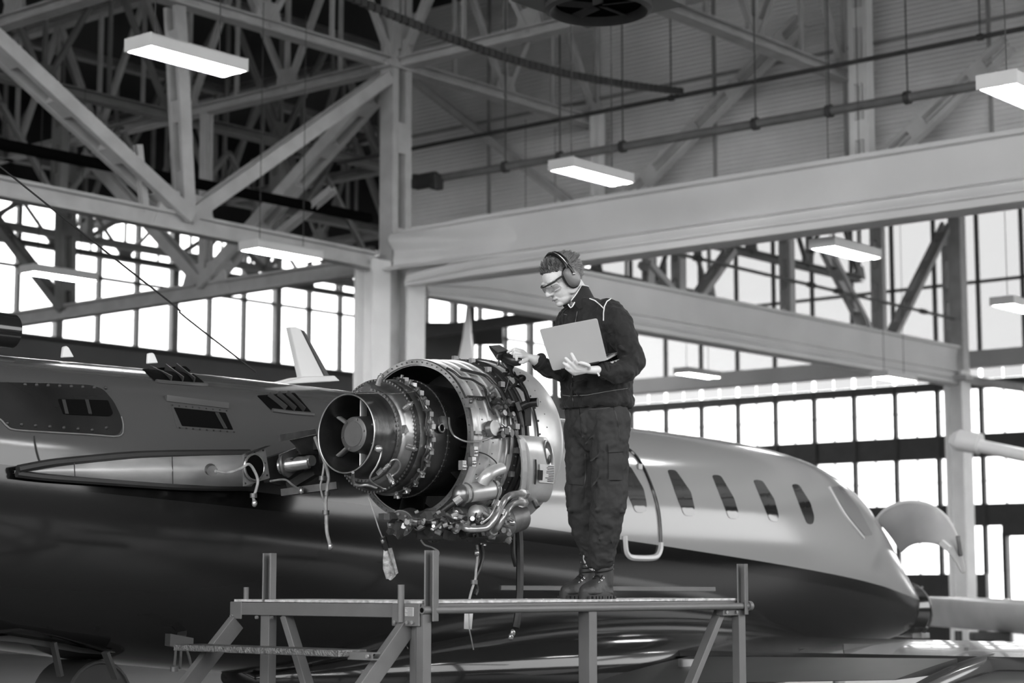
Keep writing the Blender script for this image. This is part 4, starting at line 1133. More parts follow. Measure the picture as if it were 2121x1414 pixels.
# pipes
def epipe(pts, r, mat=None, nm='pipe', R=.5, lab=None, nuts=True):
    P = [Pt(p[0], p[1], p[2]) if len(p) > 2 and p[2] > 2 else PE(p[0], p[1], p[2] if len(p) > 2 else R) for p in pts]
    o = mk(nm, MB().tube(P, r, 10, 5), mat or m_pipe_e, eng, True, label=lab)
    if nuts:
        for p, d in ((P[0], P[1]-P[0]), (P[-1], P[-2]-P[-1])):
            d = d.normalized(); mk('union_nut', MB().cyl(p, p+d*r*2.6, r*1.45, n=8), m_brt, o)
    return o
epipe([(1088,1022,6.80),(1066,1023,6.74),(1050,1030,6.70),(1038,1048,6.70),(1024,1075,6.70),(1010,1091,6.72),(990,1095,6.74),(965,1094,6.78),(952,1082,6.88)], .019, m_pipe_e, 'oil_pipe', lab='thick bent oil pipe, upper one')
epipe([(1086,1041,6.80),(1067,1041,6.73),(1054,1051,6.69),(1042,1072,6.69),(1030,1092,6.72),(1016,1106,6.80)], .018, m_pipe_e, 'oil_pipe', lab='thick bent oil pipe, lower one')
epipe([(1036,1002,6.74),(1035,1020,6.72),(1026,1046,6.68),(1014,1070,6.68),(996,1084,6.72)], .006)
epipe([(940,1045,.5),(938,1070,.52),(939,1092,.52)], .004)
for (x, y) in ((1029,1045),(1040,1063)):
    p = Pt(x, y, 6.70); mk('pipe_clamp', MB().cyl(p-Vector((.01, 0, .014)), p+Vector((.01, 0, .014)), .027, n=12), m_brt, eng, True)
epipe([(1016,1068),(985,1086),(960,1094)], .010, m_hose, 'hose')
epipe([(955,1030,.5),(930,1048,.5),(905,1068,.5),(880,1090,.5),(860,1096,.48)], .017, m_hose, 'hose', lab='black hose looping under the barrel flange')
epipe([(880,1112,.55),(895,1122,.56),(912,1115,.56),(925,1098,.55),(938,1092,.54)], .006)
epipe([(925,1103,.54),(950,1096,.54),(965,1090,.53)], .009)
# igniter leads and sensor lines on the turbine case
epipe([(790,933,.24),(788,945,.25),(780,965,.27),(766,992,.29),(790,1010,.31),(800,1012,.32)], .005, m_pipe_e, 'sensor_line', nuts=False)
p = PE(784, 929, .235); mk('sensor_head', MB().ell(p, (.022, .022, .02)), m_brt, eng, True)
epipe([(731,978,.24),(733,1000,.26),(745,1005,.28),(760,1004,.29),(780,1010,.31)], .008, m_pipe_e, 'sensor_line', nuts=False, lab='bent tube under the nozzle')
epipe([(806,962,.30),(812,953,.31),(822,952,.31),(829,962,.31),(824,976,.31),(812,985,.3)], .005, m_pipe_e, 'igniter_lead', lab='curled igniter lead')
epipe([(785,980,.28),(796,970,.29),(806,962,.30)], .008, m_pipe_e, 'igniter_lead', nuts=True)
mk('igniter_plug', MB().cyl(PE(783, 982, .29), PE(793, 972, .29), .017, n=8), m_case, eng, True)
for (x, y) in ((843,842),(850,927),(808,990),(785,790)):
    q = MB(); p = PE(x, y, .31); o = (p-E(p.x-EU0, 0, 0)).normalized(); q.cyl(p-o*.02, p+o*.03, .016, n=12); q.cyl(p+o*.025, p+o*.045, .009, n=8)
    mk('fuel_nozzle', q, m_brt, eng, True)
# triangular lugs
for c in ([(748,806),(755,796),(766,806)], [(832,898),(836,880),(843,895)]):
    P = [PE(x, y, .292) for x, y in c]; q = MB(); cen = sum(P, Vector())/3; o = (cen-E(cen.x-EU0, 0, 0)).normalized()
    q.add([p+o*.018 for p in P]+[p-o*.01 for p in P], [(0,1,2),(5,4,3),(0,3,4,1),(1,4,5,2),(2,5,3,0)]); mk('lifting_lug', q, m_brt, eng)
# fuel manifold bundle on the manifold case (segments at theta)
for r, u, a0, a1, mt in ((.325, .300, 10, 170, m_case_d), (.322, .318, 20, 165, m_pipe_e), (.328, .285, 35, 150, m_hose)):
    q = MB(); q.tube([E(u+.006*math.sin(a*.21), r+.006*math.sin(a*.37), a) for a in range(a0, a1, 6)], .006, 7, 2); mk('fuel_manifold', q, mt, eng, True)
for a in range(18, 165, 12):
    q = MB(); q.cyl(E(.285, .325, a), E(.335, .33, a+3), .011, n=8); q.cyl(E(.305, .315, a+2), E(.305, .352, a+2), .009, n=8); q.box(E(.32, .33, a+5), (.03, .022, .026))
    mk('manifold_fitting', q, m_pipe_e if a % 24 == 6 else m_case, eng, True)
mk('safety_wire', MB().tube([PE(*p, .33) for p in ((736,815),(770,814),(810,815),(840,814),(858,810))], .0022, 5, 3), m_brt, eng, True)
mk('bleed_port', elathe([(.40, .32), (.40, .335), (.44, .336), (.44, .32)], 6, 72, 84), m_case, eng)
p = PE(912, 886, .325); mk('port_hole', MB().cyl(p, p+Vector((0, -.012, 0)), .018, n=16), m_black, eng)
mk('port_rim', ring_(p+Vector((0, -.01, 0)), (0, 1, 0), .022, .005, 20, 6), m_case, eng, True)
epipe([(930,865,.34),(932,885,.36),(942,903,.42),(965,914,.455),(990,914,.462),(1012,908,.466),(1025,900,.47)], .0055, m_pipe_e, 'sensor_line', lab='slim pale line crossing from the core to the barrel', nuts=False)
# barrel equipment: harness, valves, boxes
def harness(pts, r, mat, lab=None, R=.475): return mk('harness', MB().tube([PE(x, y, R) for x, y in pts], r, 8, 4), mat, eng, True, label=lab)
harness([(925,762),(940,770),(955,782),(975,785),(990,793),(1003,803),(1008,822),(1015,842),(1024,858)], .007, m_hose)
harness([(955,765),(985,772),(1005,778),(1020,792),(1035,808),(1045,830),(1052,860),(1055,900),(1052,940)], .009, m_hose, 'dark cable harness curving down the barrel')
harness([(1000,798),(1012,812),(1016,830),(1028,850),(1036,868),(1036,885)], .008, m_pipe_e)
harness([(1030,852),(1040,862),(1036,874),(1046,884),(1042,896)], .005, m_pipe_e)
harness([(1050,905),(1050,930),(1046,955),(1042,980),(1038,1000)], .008, m_pipe_e)
harness([(988,935),(1005,940),(1018,948),(1028,958),(1030,970)], .0035, m_hose)
harness([(1040,990),(1020,985),(1000,983),(985,992)], .005, m_case)
random.seed(5)
for i, (x, y) in enumerate(((1016,806),(1018,822),(1022,836),(1030,846),(1038,858),(1028,838),(1040,846),(1046,890),(1052,897),(1036,892),(1026,842),(1034,900),(1056,860),(1048,836))):
    q = MB(); p = PE(x, y, .478); o = (p-E(p.x-EU0, 0, 0)).normalized()
    q.cyl(p-o*.02, p+o*.03, .013+.004*(i % 3), n=9); q.cyl(p+Vector((-.02, 0, .005)), p+Vector((.025, 0, -.008)), .010, n=8)
    mk('valve_fitting', q, (m_pipe_e, m_case, m_case_d)[i % 3], eng, True)
p = PE(1020, 887, .47); o = (p-E(p.x-EU0, 0, 0)).normalized(); mk('round_cover', MB().cyl(p-o*.015, p+o*.02, .045, .042, 24), m_case, eng, True)
mk('connector_box', MB().box(PE(1044, 893, .49), (.05, .04, .045)), m_case_d, eng, bevel=.006)
for (x, y) in ((968,836),(979,934),(975,955),(955,962)):
    q = MB(); p = PE(x, y, .455); o = (p-E(p.x-EU0, 0, 0)).normalized(); q.box(p+o*.01, (.03, .03, .05)); q.ell(p+o*.03, (.012, .012, .012)); mk('barrel_clip', q, m_brt if y > 900 else m_fit, eng, True)
for k, a in enumerate(range(-30, 130, 16)):
    q = MB(); q.box(E(.848, .476, a), (.035, .02, .03)); mk('band_clip', q, m_fit, eng)
# scuffed support struts between core and barrel
for a in (70, 100, 128, 200, 300):
    q = MB(); R = []
    for r in (.31, .415): R.append([E(.66+.10*math.cos(b), r, a+2.2*math.sin(b)) for b in [2*math.pi*i/14 for i in range(14)]])
    mk('duct_vane', q.loft(R), m_case_d, eng, True)
p = E(.70, .40, 86); mk('duct_port', ring_(p, (0, 1, .1), .05, .006, 24, 6), m_fit, eng, True)
# engine mount beams into the pylon
mk('mount_beam', MB().bar(E(.85, .40, -90), E(.85, .85, -90), .16, .12), m_fitd, eng)
mk('mount_beam', MB().bar(E(.40, .30, -90), E(.40, .75, -90), .10, .08), m_fitd, eng)
# pylon body inboard of the engine
pyb = MB(); R = []
for t in (8.35, 7.78):
    R.append([Vector((8.62+.60*math.cos(a), t, 2.26+.10*math.sin(a))) for a in [2*math.pi*i/24 for i in range(24)]])
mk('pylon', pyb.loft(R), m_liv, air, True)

# hanging hoses and cords below the engine
PH = 7.1
wire('long dark drain hose hanging behind the stand, right one', [Pt(x, y, PH) for x, y in ((1072,1085),(1076,1120),(1077,1180),(1076,1240),(1072,1280),(1068,1300))], .022, m_hose, [Pt(1062, 1310, PH), Pt(1058, 1319, PH)])
wire('short dark drain hose beside the long one', [Pt(x, y, PH+.02) for x, y in ((1064,1092),(1063,1120),(1064,1150),(1069,1172))], .014, m_hose)
wire('knotted dark cords with a pale tag hanging behind the stand', [Pt(x, y, PH) for x, y in ((988,1128),(989,1150),(986,1180),(984,1200),(976,1225),(970,1250))], .007, m_wire, [Pt(987, 1145, PH)], [Pt(982, 1205, PH)])
wire('black looped cord beside the knotted cords', [Pt(x, y, PH+.01) for x, y in ((996,1128),(1000,1150),(994,1175),(984,1200),(988,1220),(984,1232))], .011, m_hose)
tg = thing('paper_tag', 'pale paper tag on a string under the stand deck', 'tag', Pt(970, 1300, PH))
mk('tag_card', q4([(962,1268),(980,1268),(977,1303),(961,1302)], PH, .004), m_plate, tg)
mk('tag_string', MB().tube([Pt(x, y, PH) for x, y in ((970,1250),(971,1270),(972,1300),(976,1320),(981,1345))], .004, 6, 4), m_wire, tg, True)
wire('thin pale cord from the nozzle to the plastic bag', [Pt(x, y, 7.2) for x, y in ((763,1030),(775,1065),(785,1095),(793,1115)) ], .0035, m_wire, [Pt(794, 1118, 7.2)])
bag = thing('plastic_bag', 'clear plastic bag wrapped round a hanging hose end', 'bag', Pt(805, 1203, 7.2))
mk('hose_end', MB().tube([Pt(x, y, 7.2) for x, y in ((793,1112),(797,1125),(801,1138))], .018, 8, 3), m_hose, bag, True)
R = []
for (cx, cy, w) in ((801,1130,6), (801,1140,8), (804,1160,14), (808,1180,19), (809,1192,15), (806,1200,8)):
    c = Pt(cx, cy, 7.2); k = w*.0026; R.append([c+Vector((k*math.cos(a)*.75+k*.2*math.sin(3*a), -k*.55*math.sin(a), k*.18*math.cos(2*a))) for a in [2*math.pi*i/14 for i in range(14)]])
mk('bag_film', MB().loft(R), M('crinkled_clear_film', .32, .12, 0, .6, 30, .6, 25), bag, True, ang=.5)
mk('bag_flap', q4([(806,1135),(812,1134),(825,1186),(820,1190)], 7.17, .012), M('crinkled_clear_film', .5), bag)
wire('thin hooked strap under the fuel control', [Pt(x, y, 7.1) for x, y in ((872,1118),(880,1128),(896,1134),(908,1142),(905,1152),(892,1154))], .005, m_wire)
# ================================================================== WORK STAND
DZ = 1.424
N0 = Vector((-.42, 9.12, 0)); ER = Vector((.695, .719, 0)); EL = Vector((-.719, .695, 0))
def PL(a, p, z=DZ): return N0 + ER*a + EL*p + Vector((0, 0, z))
m_stand = M('grey_stand_paint', .13, .42, 0, .1, 6, .02, 60)
m_deck = M('gritty_deck_plate', .5, .6, 0, .4, 30, .4, 120)
m_tread = M('chequered_tread', .17, .35, .6, .4, 45, .5, 90)
st = thing('work_stand', 'grey steel work stand with steps under the engine', 'work stand', PL(.8, .5, 0), 'W')
LA, LP = 2.42, 1.42
def dk(a0, a1, p0, p1, nm='deck_plate', z=DZ, th=.012, mat=None):
    q = MB(); P = [PL(a, p, z) for a, p in ((a0,p0),(a1,p0),(a1,p1),(a0,p1))]; n = 4
    q.add([x-Vector((0,0,th)) for x in P]+P, [(0,3,2,1),(4,5,6,7),(0,1,5,4),(1,2,6,5),(2,3,7,6),(3,0,4,7)])
    return mk(nm, q, mat or m_deck, st, fr='W')
dk(0, LA, 0, .64); dk(0, .50, .643, LP)
def bw(nm, p0, p1, w, h, up=(0,0,1), mat=None, bevel=.003): return mk(nm, MB().bar(p0, p1, w, h, up), mat or m_stand, st, fr='W', bevel=bevel)
def chan(nm, p0, p1, w, h, up): return mk(nm, MB().channel(p0, p1, w, h, .008, up), m_stand, st, fr='W', bevel=.002)
zb = DZ-.012-.035
bw('edge_beam', PL(-.005, -.02, zb), PL(-.005, LP, zb), .03, .064)
bw('edge_beam', PL(0, .015, zb+.012), PL(LA, .015, zb+.012), .03, .04)
bw('edge_beam', PL(.52, .655, zb), PL(LA, .655, zb), .03, .05)
bw('edge_beam', PL(.02, LP-.015, zb), PL(.5, LP-.015, zb), .03, .064)
bw('edge_beam', PL(.51, .66, zb), PL(.51, LP, zb), .03, .05)
mk('front_rail', MB().cyl(PL(-.035, -.035, DZ-.043), PL(LA+.06, -.035, DZ-.043), .0185, n=20), m_stand, st, True, 'W')
mk('rail_bore', MB().cyl(PL(-.0365, -.035, DZ-.043), PL(-.035, -.035, DZ-.043), .012, n=16), m_black, st, False, 'W')
# posts (open channels) above and below deck
def post(a, p, z0, z1, w=.058, h=.05): return chan('post', PL(a, p, z0), PL(a, p, z1), w, h, ER*-.35+EL*.9)
post(.03, -.03, DZ-.095, DZ+.235); bw('leg', PL(.0, -.012, 0), PL(.0, -.012, DZ-.06), .05, .05, ER); bw('leg', PL(.035, .07, 0), PL(.035, .07, DZ-.06), .04, .06, ER)
post(LA, -.03, DZ-.09, DZ+.19, .055, .05); bw('leg', PL(LA, .0, 0), PL(LA, .0, DZ-.04), .05, .06, ER)
post(.02, 1.16, DZ-.01, DZ+.235); bw('leg', PL(.02, 1.16, 0), PL(.02, 1.16, DZ-.06), .07, .05, ER)
bw('leg', PL(1.16, .0, 0), PL(1.16, .0, DZ-.05), .075, .06, ER)
bw('brace', PL(LA-.12, .03, DZ-.06), PL(LA-.95, .03, DZ-1.25), .04, .055, EL)
bw('brace', PL(.02, 1.02, DZ-.08), PL(.02, .55, DZ-1.0), .04, .055, ER)
bw('brace', PL(.02, .55, DZ-1.0), PL(.02, .5, .05), .04, .055, ER)
# corner plate with bolts and label
def vplate(nm, p0, p1, z0, z1, mat, off, th=.008):
    q = MB(); q.bar(PL(off, p0, (z0+z1)/2), PL(off, p1, (z0+z1)/2), th, z1-z0); return mk(nm, q, mat, st, fr='W', bevel=.004)
cp = vplate('corner_plate', -.02, .17, DZ-.118, DZ-.012, m_stand, -.034)
lb = vplate('rating_label', .015, .075, DZ-.072, DZ-.030, M('label_print', .42, .4, 0, .1, 30), -.040, .004)
for k in range(6):
    q = MB(); q.bar(PL(-.0425, .019, DZ-.036-.006*k), PL(-.0425, .071-.008*(k % 3), DZ-.036-.006*k), .001, .0022); mk('print_line', q, m_stand, lb, fr='W')
def bolt(p, par, ax=None): 
    ax = ax or -ER; return mk('bolt', MB().cyl(p, p+ax*.012, .0095, n=6), m_brt, par, fr='W')
for (p, z) in ((.14, DZ-.10), (.055, DZ-.10), (.02, DZ-.10)): bolt(PL(-.038, p, z), cp)
cp2 = vplate('corner_plate', 1.33, 1.425, DZ-.10, DZ-.012, m_stand, -.02)
bolt(PL(-.026, 1.40, DZ-.085), cp2)
for p in (1.08, 1.2): bolt(PL(-.02, p, DZ-.09), cp2)
mk('rail_socket', MB().cyl(PL(-.045, .098, DZ-.10), PL(-.045, .098, DZ+.075), .016, n=16), m_stand, st, True, 'W')
mk('rail_socket', MB().cyl(PL(.03, 1.36, DZ-.02), PL(.03, 1.36, DZ+.062), .014, n=16), m_stand, st, True, 'W')
bkt = mk('brace_bracket', MB().bar(PL(LA-.17, .0, DZ-.075), PL(LA-.03, .0, DZ-.075), .05, .04), m_stand, st, fr='W', bevel=.004)
bolt(PL(LA-.06, -.026, DZ-.075), bkt, -EL); bolt(PL(LA-.15, -.026, DZ-.075), bkt, -EL)
mk('rail_clamp', MB().cyl(PL(LA+.035, -.035, DZ-.043), PL(LA+.062, -.035, DZ-.043), .028, n=14), m_stand, st, True, 'W')
# steps
for p in (.10, 1.40):
    bw('stringer', PL(-.0, p, DZ-.118), PL(-1.26, p, .02), .045, .085, (0, 0, 1))
for k, kk in enumerate((.22, .50, .78, 1.06)):
    z = DZ-.085-kk*1.05+.075
    q = MB(); q.bar(PL(-kk-.03, .20 if k == 0 else .1, z), PL(-kk-.03, 1.48, z), .17, .032)
    tr = mk('step_tread', q, m_tread, st, fr='W', bevel=.004, label='chequer plate step tread')
    if k == 0:
        for i in range(16):
            for sg in (-1, 1):
                c = PL(-kk-.116, .28+i*.074, z); d = (EL*.6+Vector((0, 0, sg*.4 if False else .5))).normalized()
                mk('chequer_rib', MB().bar(c+EL*(sg*.008)-d*.011, c+EL*(sg*.008)+d*.011, .003, .005), m_brt, tr, fr='W')
    mk('tread_bracket', MB().channel(PL(-kk-.03, .04, z-.01), PL(-kk-.03, .21, z-.01), .05, .035, .006, (0,0,1)), m_stand, tr, fr='W')
    bolt(PL(-kk-.06, .06, z-.01), tr)
q = MB(); random.seed(2)
for i in range(26):
    a = random.uniform(.1, LA-.1); p = random.uniform(.03, .5); q.ell(PL(a, p, DZ), (.006, .006, .003), None, 6, 4)
mk('deck_grit', q, m_deck, st, fr='W', kind='stuff', label='bits of grit scattered on the deck')

# low trestle behind the stand
tr0 = PY(1036, 1217, 12.1); tr1 = PY(1480, 1220, 12.4)
ts = thing('trestle', 'low dark trestle rail behind the mechanic boots', 'trestle', Vector(((tr0.x+tr1.x)/2, 12.25, 0)), 'W')
mk('rail', MB().bar(tr0, tr1, .05, .03), m_stand, ts, fr='W', bevel=.004)
for f in (.385,):
    p = tr0.lerp(tr1, f); top = p.z + (.125 if f == .385 else -.01)
    mk('post', MB().channel(Vector((p.x, p.y, 0)), Vector((p.x, p.y, top)), .05, .045, .006, (.3, -.9, 0)), m_stand, ts, fr='W')

# ================================================================== OTHER THINGS IN THE HALL
# neighbouring wing behind the nose
ow = thing('parked_wing', 'pale wing of another aircraft behind the nose', 'aircraft wing', PY(2040, 1330, 26)*1, 'W')
R = []
for (x, yt, yb, Y) in ((1900,1238,1292,30), (2000,1240,1300,27.5), (2130,1246,1312,25.5), (2300,1250,1330,23.5)):
    a = PY(x, yt, Y+.6); b = PY(x, yb, Y-.4); c = (a+b)/2; h = (a.z-b.z)/2
    R.append([c+Vector((0, 1.1*math.cos(t), h*math.copysign(abs(math.sin(t))**.8, math.sin(t))-.1*math.cos(t))) for t in [2*math.pi*i/24 for i in range(24)]])
mk('wing_skin', MB().loft(R), M('pale_wing_paint', .55, .25, 0, .08, 2, coat=.2), ow, True, 'W')
jp = PY(2050, 1310, 26.5)
mk('wing_jack', MB().cyl(Vector((jp.x, jp.y, 0)), jp, .09, .05, 14), m_pipe, ow, True, 'W')
mk('jack_head', MB().box(jp+Vector((0, 0, -.05)), (.5, .3, .12)), m_pipe, ow, False, 'W', bevel=.02)
mk('jack_foot', MB().box(Vector((jp.x, jp.y, .03)), (.9, .9, .06)), m_pipe, ow, False, 'W')
jp2 = PY(1985, 1306, 27.5)
mk('wing_jack', MB().cyl(Vector((jp2.x, jp2.y, 0)), jp2, .07, .05, 14), m_pipe, ow, True, 'W')
# white boom with a rounded padded end
bo = thing('lift_boom', 'white boom end poking in from the right by the column', 'boom', Vector((9.5, 26, 0)), 'W')
b0 = PY(1990, 915, 29); b1 = PY(2420, 1005, 27)
mk('boom_arm', MB().tube([b0, b0.lerp(b1, .5), b1], .10, 16, 1), m_white, bo, True, 'W')
mk('boom_pad', MB().tube([PY(1977, 908, 29), PY(1985, 911, 29), PY(2030, 919, 28.8)], .15, 16, 3, [.10, .16, .16]), m_white, bo, True, 'W')
mk('boom_mast', MB().cyl(Vector((b1.x, b1.y, 0)), Vector((b1.x, b1.y, b1.z+.1)), .16, n=16), m_white, bo, True, 'W')
mk('boom_base', MB().box(Vector((b1.x, b1.y, .3)), (1.6, 1.2, .6)), m_pipe, bo, False, 'W', bevel=.05)
# dark cabin and wing tip beyond the white column
cb_ = thing('storage_cabin', 'dark storage cabin between white column and mechanic', 'cabin', Vector((-1.0, 38, 0)), 'W')
a = PY(858, 686, 38); b = PY(962, 760, 38)
mk('cabin_body', MB().box(((a.x+b.x)/2, 39, a.z/2), (b.x-a.x, 2.2, a.z)), M('dark_cabin_paint', .06, .5, 0, .3, 1), cb_, False, 'W', bevel=.03)
mk('cabin_roof', MB().box(((a.x+b.x)/2+.3, 38.9, a.z+.06), (b.x-a.x+.9, 2.6, .12)), M('cabin_roof_dark', .02, .5), cb_, False, 'W')
mk('cabin_door', MB().box(((a.x+b.x)/2, 37.88, a.z/2-.4), (.5, .03, a.z*.7)), M('cabin_door_grey', .12, .5), cb_, False, 'W')
gt = thing('gantry_rail', 'black gantry rail and mast behind the mechanic', 'gantry', Vector((0, 37, 0)), 'W')
mk('rail', MB().bar(PY(856, 693, 36), PY(1160, 650, 36), .2, .2), m_pipe, gt, False, 'W')
pm = PY(978, 610, 36.2); mk('mast', MB().box((pm.x, 36.2, pm.z/2), (.1, .1, pm.z)), m_pipe, gt, False, 'W')
pm = PY(1330, 640, 36); mk('mast', MB().box((PY(1150, 640, 36).x, 36.1, PY(1150, 652, 36).z/2), (.12, .12, PY(1150, 652, 36).z)), m_pipe, gt, False, 'W')
tp = [PY(x, y, 34) for x, y in ((968,620),(974,640),(978,700),(985,765),(945,765),(958,700))]
ft = thing('tail_tip', 'white swept tail tip of another aircraft behind the engine', 'aircraft tail', Vector((tp[0].x, 34, 0)), 'W')
q = MB(); n = len(tp); q.add([p+Vector((0, -.06, 0)) for p in tp]+[p+Vector((0, .06, 0)) for p in tp], [tuple(range(n)), tuple(range(2*n-1, n-1, -1))]+[(i, (i+1) % n, n+(i+1) % n, n+i) for i in range(n)])
mk('fin', q, m_white, ft, False, 'W', bevel=.02)
mk('tail_stand', MB().cyl((tp[3].x, 34, 0), (tp[3].x, 34, tp[3].z+.05), .08, n=12), m_pipe, ft, True, 'W')

# ================================================================== HANDHELD UNIT ON ITS ARTICULATED ARM
dv = thing('inspection_unit', 'black handheld inspection unit on a jointed arm clamped to the engine', 'device', PY(1096, 840, 10.5), 'W')
m_dev = M('black_device_plastic', .016, .3, 0, .3, 30, .05, 60)
m_scr = M('device_screen', .10, .15, 0, .1, 4)
DY = 10.02
def DP(x, y, dy=0.0): return PY(x, y, DY+dy)
# monitor: tilted slab facing up and towards the mechanic
c = [(1010,715,.0), (1035,713,.10), (1057,727,.06), (1031,733,-.05)]
topf = [DP(x, y, d) for x, y, d in c]; low = [DP(x+dx, y+dy, d) for (x, y, d), (dx, dy) in zip(c, ((6,10),(4,11),(-1,12),(-2,14)))]
q = MB(); q.add(low+topf, [(0,1,2,3),(7,6,5,4),(0,4,5,1),(1,5,6,2),(2,6,7,3),(3,7,4,0)]); mon = mk('monitor', q, m_dev, dv, False, 'W', bevel=.006)
cen = sum(topf, Vector())/4; nrm = (topf[1]-topf[0]).cross(topf[3]-topf[0]).normalized(); nrm = nrm if nrm.z > 0 else -nrm
q = MB(); S = [cen+(p-cen)*.74+nrm*.003 for p in topf]; S2 = [p-nrm*.004 for p in S]; q.add(S+S2, [(0,1,2,3),(7,6,5,4),(0,4,5,1),(1,5,6,2),(2,6,7,3),(3,7,4,0)]); mk('screen', q, m_scr, mon, False, 'W')
mk('handle', MB().tube([DP(1042, 741, .03), DP(1052, 742, .0), DP(1068, 747, -.03), DP(1080, 750, -.03)], .03, 14, 4, [.020, .028, .030, .018]), m_dev, dv, True, 'W')
mk('grip', MB().tube([DP(1052, 744, .02), DP(1056, 752, .04), DP(1058, 762, .06)], .03, 12, 3, [.03, .027, .016]), m_dev, dv, True, 'W')
for pts, r in (([(1034,737),(1033,748),(1030,757)], .006), ([(1040,740),(1040,752),(1044,760)], .005), ([(1036,744),(1044,750),(1050,758)], .005)):
    mk('cable_stub', MB().tube([DP(x, y, .02) for x, y in pts], r, 6, 3), m_dev, dv, True, 'W')
clampP = W2B(Vector((0,0,0)))
cl = B2W(PE(1094, 836, .50)); d0 = DP(1058, 760, .05)
def AP(x, y, f): return PY(x, y, d0.y+(cl.y-.06-d0.y)*f)
def link(nm, pts, r, rad=None): return mk(nm, MB().tube(pts, r, 10, 4, rad), m_dev, dv, True, 'W')
link('arm_link', [AP(1058, 760, 0), AP(1060, 772, .1), AP(1072, 782, .25), AP(1080, 790, .35)], .011)
link('arm_link', [AP(1049, 766, .08), AP(1060, 770, .12), AP(1066, 778, .2), AP(1070, 790, .32), AP(1066, 797, .38), AP(1056, 802, .42)], .009)
link('arm_link', [AP(1076, 788, .33), AP(1084, 800, .5), AP(1090, 814, .7), AP(1093, 828, .9)], .014)
link('arm_link', [AP(1056, 805, .42), AP(1062, 799, .42), AP(1074, 800, .45), AP(1084, 808, .6)], .008)
link('arm_link', [AP(1043, 775, .1), AP(1050, 775, .12), AP(1058, 774, .12)], .012)
mk('joint_knob', MB().ell(AP(1080, 783, .28), (.026, .022, .02)), m_dev, dv, True, 'W')
mk('joint_knob', MB().ell(AP(1062, 775, .15), (.018, .018, .018)), m_dev, dv, True, 'W')
mk('cord', MB().tube([AP(1055, 772, .1), AP(1054, 785, .3), AP(1050, 800, .5), AP(1046, 812, .7)], .002, 5, 3), m_wire, dv, True, 'W')
mk('clamp_body', MB().tube([AP(1080, 842, .95), AP(1092, 836, .95), AP(1102, 834, .95)], .022, 12, 2), m_dev, dv, True, 'W')
mk('clamp_knob', MB().cyl(AP(1098, 834, .95), AP(1114, 833, .93), .026, n=14), m_dev, dv, True, 'W')
mk('clamp_jaw', MB().bar(AP(1070, 832, 1), AP(1078, 852, 1), .05, .03), m_dev, dv, False, 'W', bevel=.004)
mk('clamp_strap', MB().bar(AP(1093, 840, .98), AP(1094, 882, 1.0), .035, .012, (0, 1, 0)), m_dev, dv, False, 'W', bevel=.003)
# ================================================================== THE MECHANIC
m_skin = M('skin', .60, .42, 0, .05, 25, .03, 160)
m_jack = M('dark_jacket_fabric', .012, .75, 0, .2, 12, .12, 220, spec=.3)
m_trou = M('dark_trouser_fabric', .028, .75, 0, .15, 10, .12, 220, spec=.3)
m_hair = M('short_brown_hair', .085, .45, 0, .6, 60)
m_boot = M('boot_leather', .03, .5, 0, .3, 14, .1, 60)
m_sole = M('boot_sole_rubber', .025, .65, 0, .2, 10)
m_pip = M('reflective_piping', .75, .4)
m_muff = M('ear_cup_grey', .17, .35, 0, .05, 10)
m_blk = M('black_plastic', .012, .3, 0, .1, 10)
PB = Vector((.44, 10.22, DZ))
FT = Vector((-.70, -.714, 0)); SH = Vector((.714, -.70, 0)); UP = Vector((0, 0, 1))
def Q(x, y, Y): return PY(x, y, Y)
def ring(c, a, b, ax=SH, bx=FT, n=28, e=2.3):
    out = []
    for i in range(n):
        t = 2*math.pi*i/n; ct, s_ = math.cos(t), math.sin(t)
        out.append(c + ax*(a*math.copysign(abs(ct)**(2/e), ct)) + bx*(b*math.copysign(abs(s_)**(2/e), s_)))
    return out
# ---- head frame
KAP, DEL = math.radians(24), math.radians(31)
fh = Vector((-math.cos(KAP), -math.sin(KAP), 0)); HR = Vector((math.sin(KAP), -math.cos(KAP), 0))
HF = fh*math.cos(DEL) - UP*math.sin(DEL); HU = fh*math.sin(DEL) + UP*math.cos(DEL)
HS = 1.07
HC = Q(1164, 578, 10.10)
HM = Matrix((HF, HR, HU)).transposed()
def H(f, r, u): return HC + (HF*f + HR*r + HU*u)*HS
def hell(q, c, rad, n=20): q.ell(H(*c), [x*HS for x in rad], HM, n, 14)
body = MB()
hell(body, (-.014, 0, .030), (.098, .076, .082), 28)          # cranium
hell(body, (.043, 0, .025), (.048, .062, .060), 24)            # forehead
hell(body, (.030, 0, -.035), (.062, .062, .070), 24)          # face
hell(body, (.040, 0, -.078), (.046, .046, .040))              # jaw
hell(body, (.071, 0, -.098), (.020, .024, .018))              # chin
hell(body, (-.005, .052, -.055), (.040, .016, .032)); hell(body, (-.005, -.052, -.055), (.040, .016, .032))
hell(body, (.062, .036, -.022), (.026, .024, .020)); hell(body, (.062, -.036, -.022), (.026, .024, .020))    # cheekbones
hell(body, (.080, .030, .022), (.016, .030, .010)); hell(body, (.080, -.030, .022), (.016, .030, .010))       # brow
body.caps_(H(.086, 0, .012), .010*HS, H(.108, 0, -.032), .014*HS)                                              # nose
hell(body, (.097, .012, -.036), (.012, .009, .009)); hell(body, (.097, -.012, -.036), (.012, .009, .009)); hell(body, (.112, 0, -.034), (.010, .011, .010))
hell(body, (.083, 0, -.064), (.012, .024, .008)); hell(body, (.081, 0, -.077), (.012, .022, .008))             # lips
hell(body, (.078, 0, -.070), (.010, .028, .016))
for sg in (-1, 1): hell(body, (-.008, sg*.076, -.005), (.026, .010, .032))                                     # ears
neck = Q(1205, 628, 10.15)
body.caps_(H(-.030, 0, -.05), .062, neck, .066, 20)
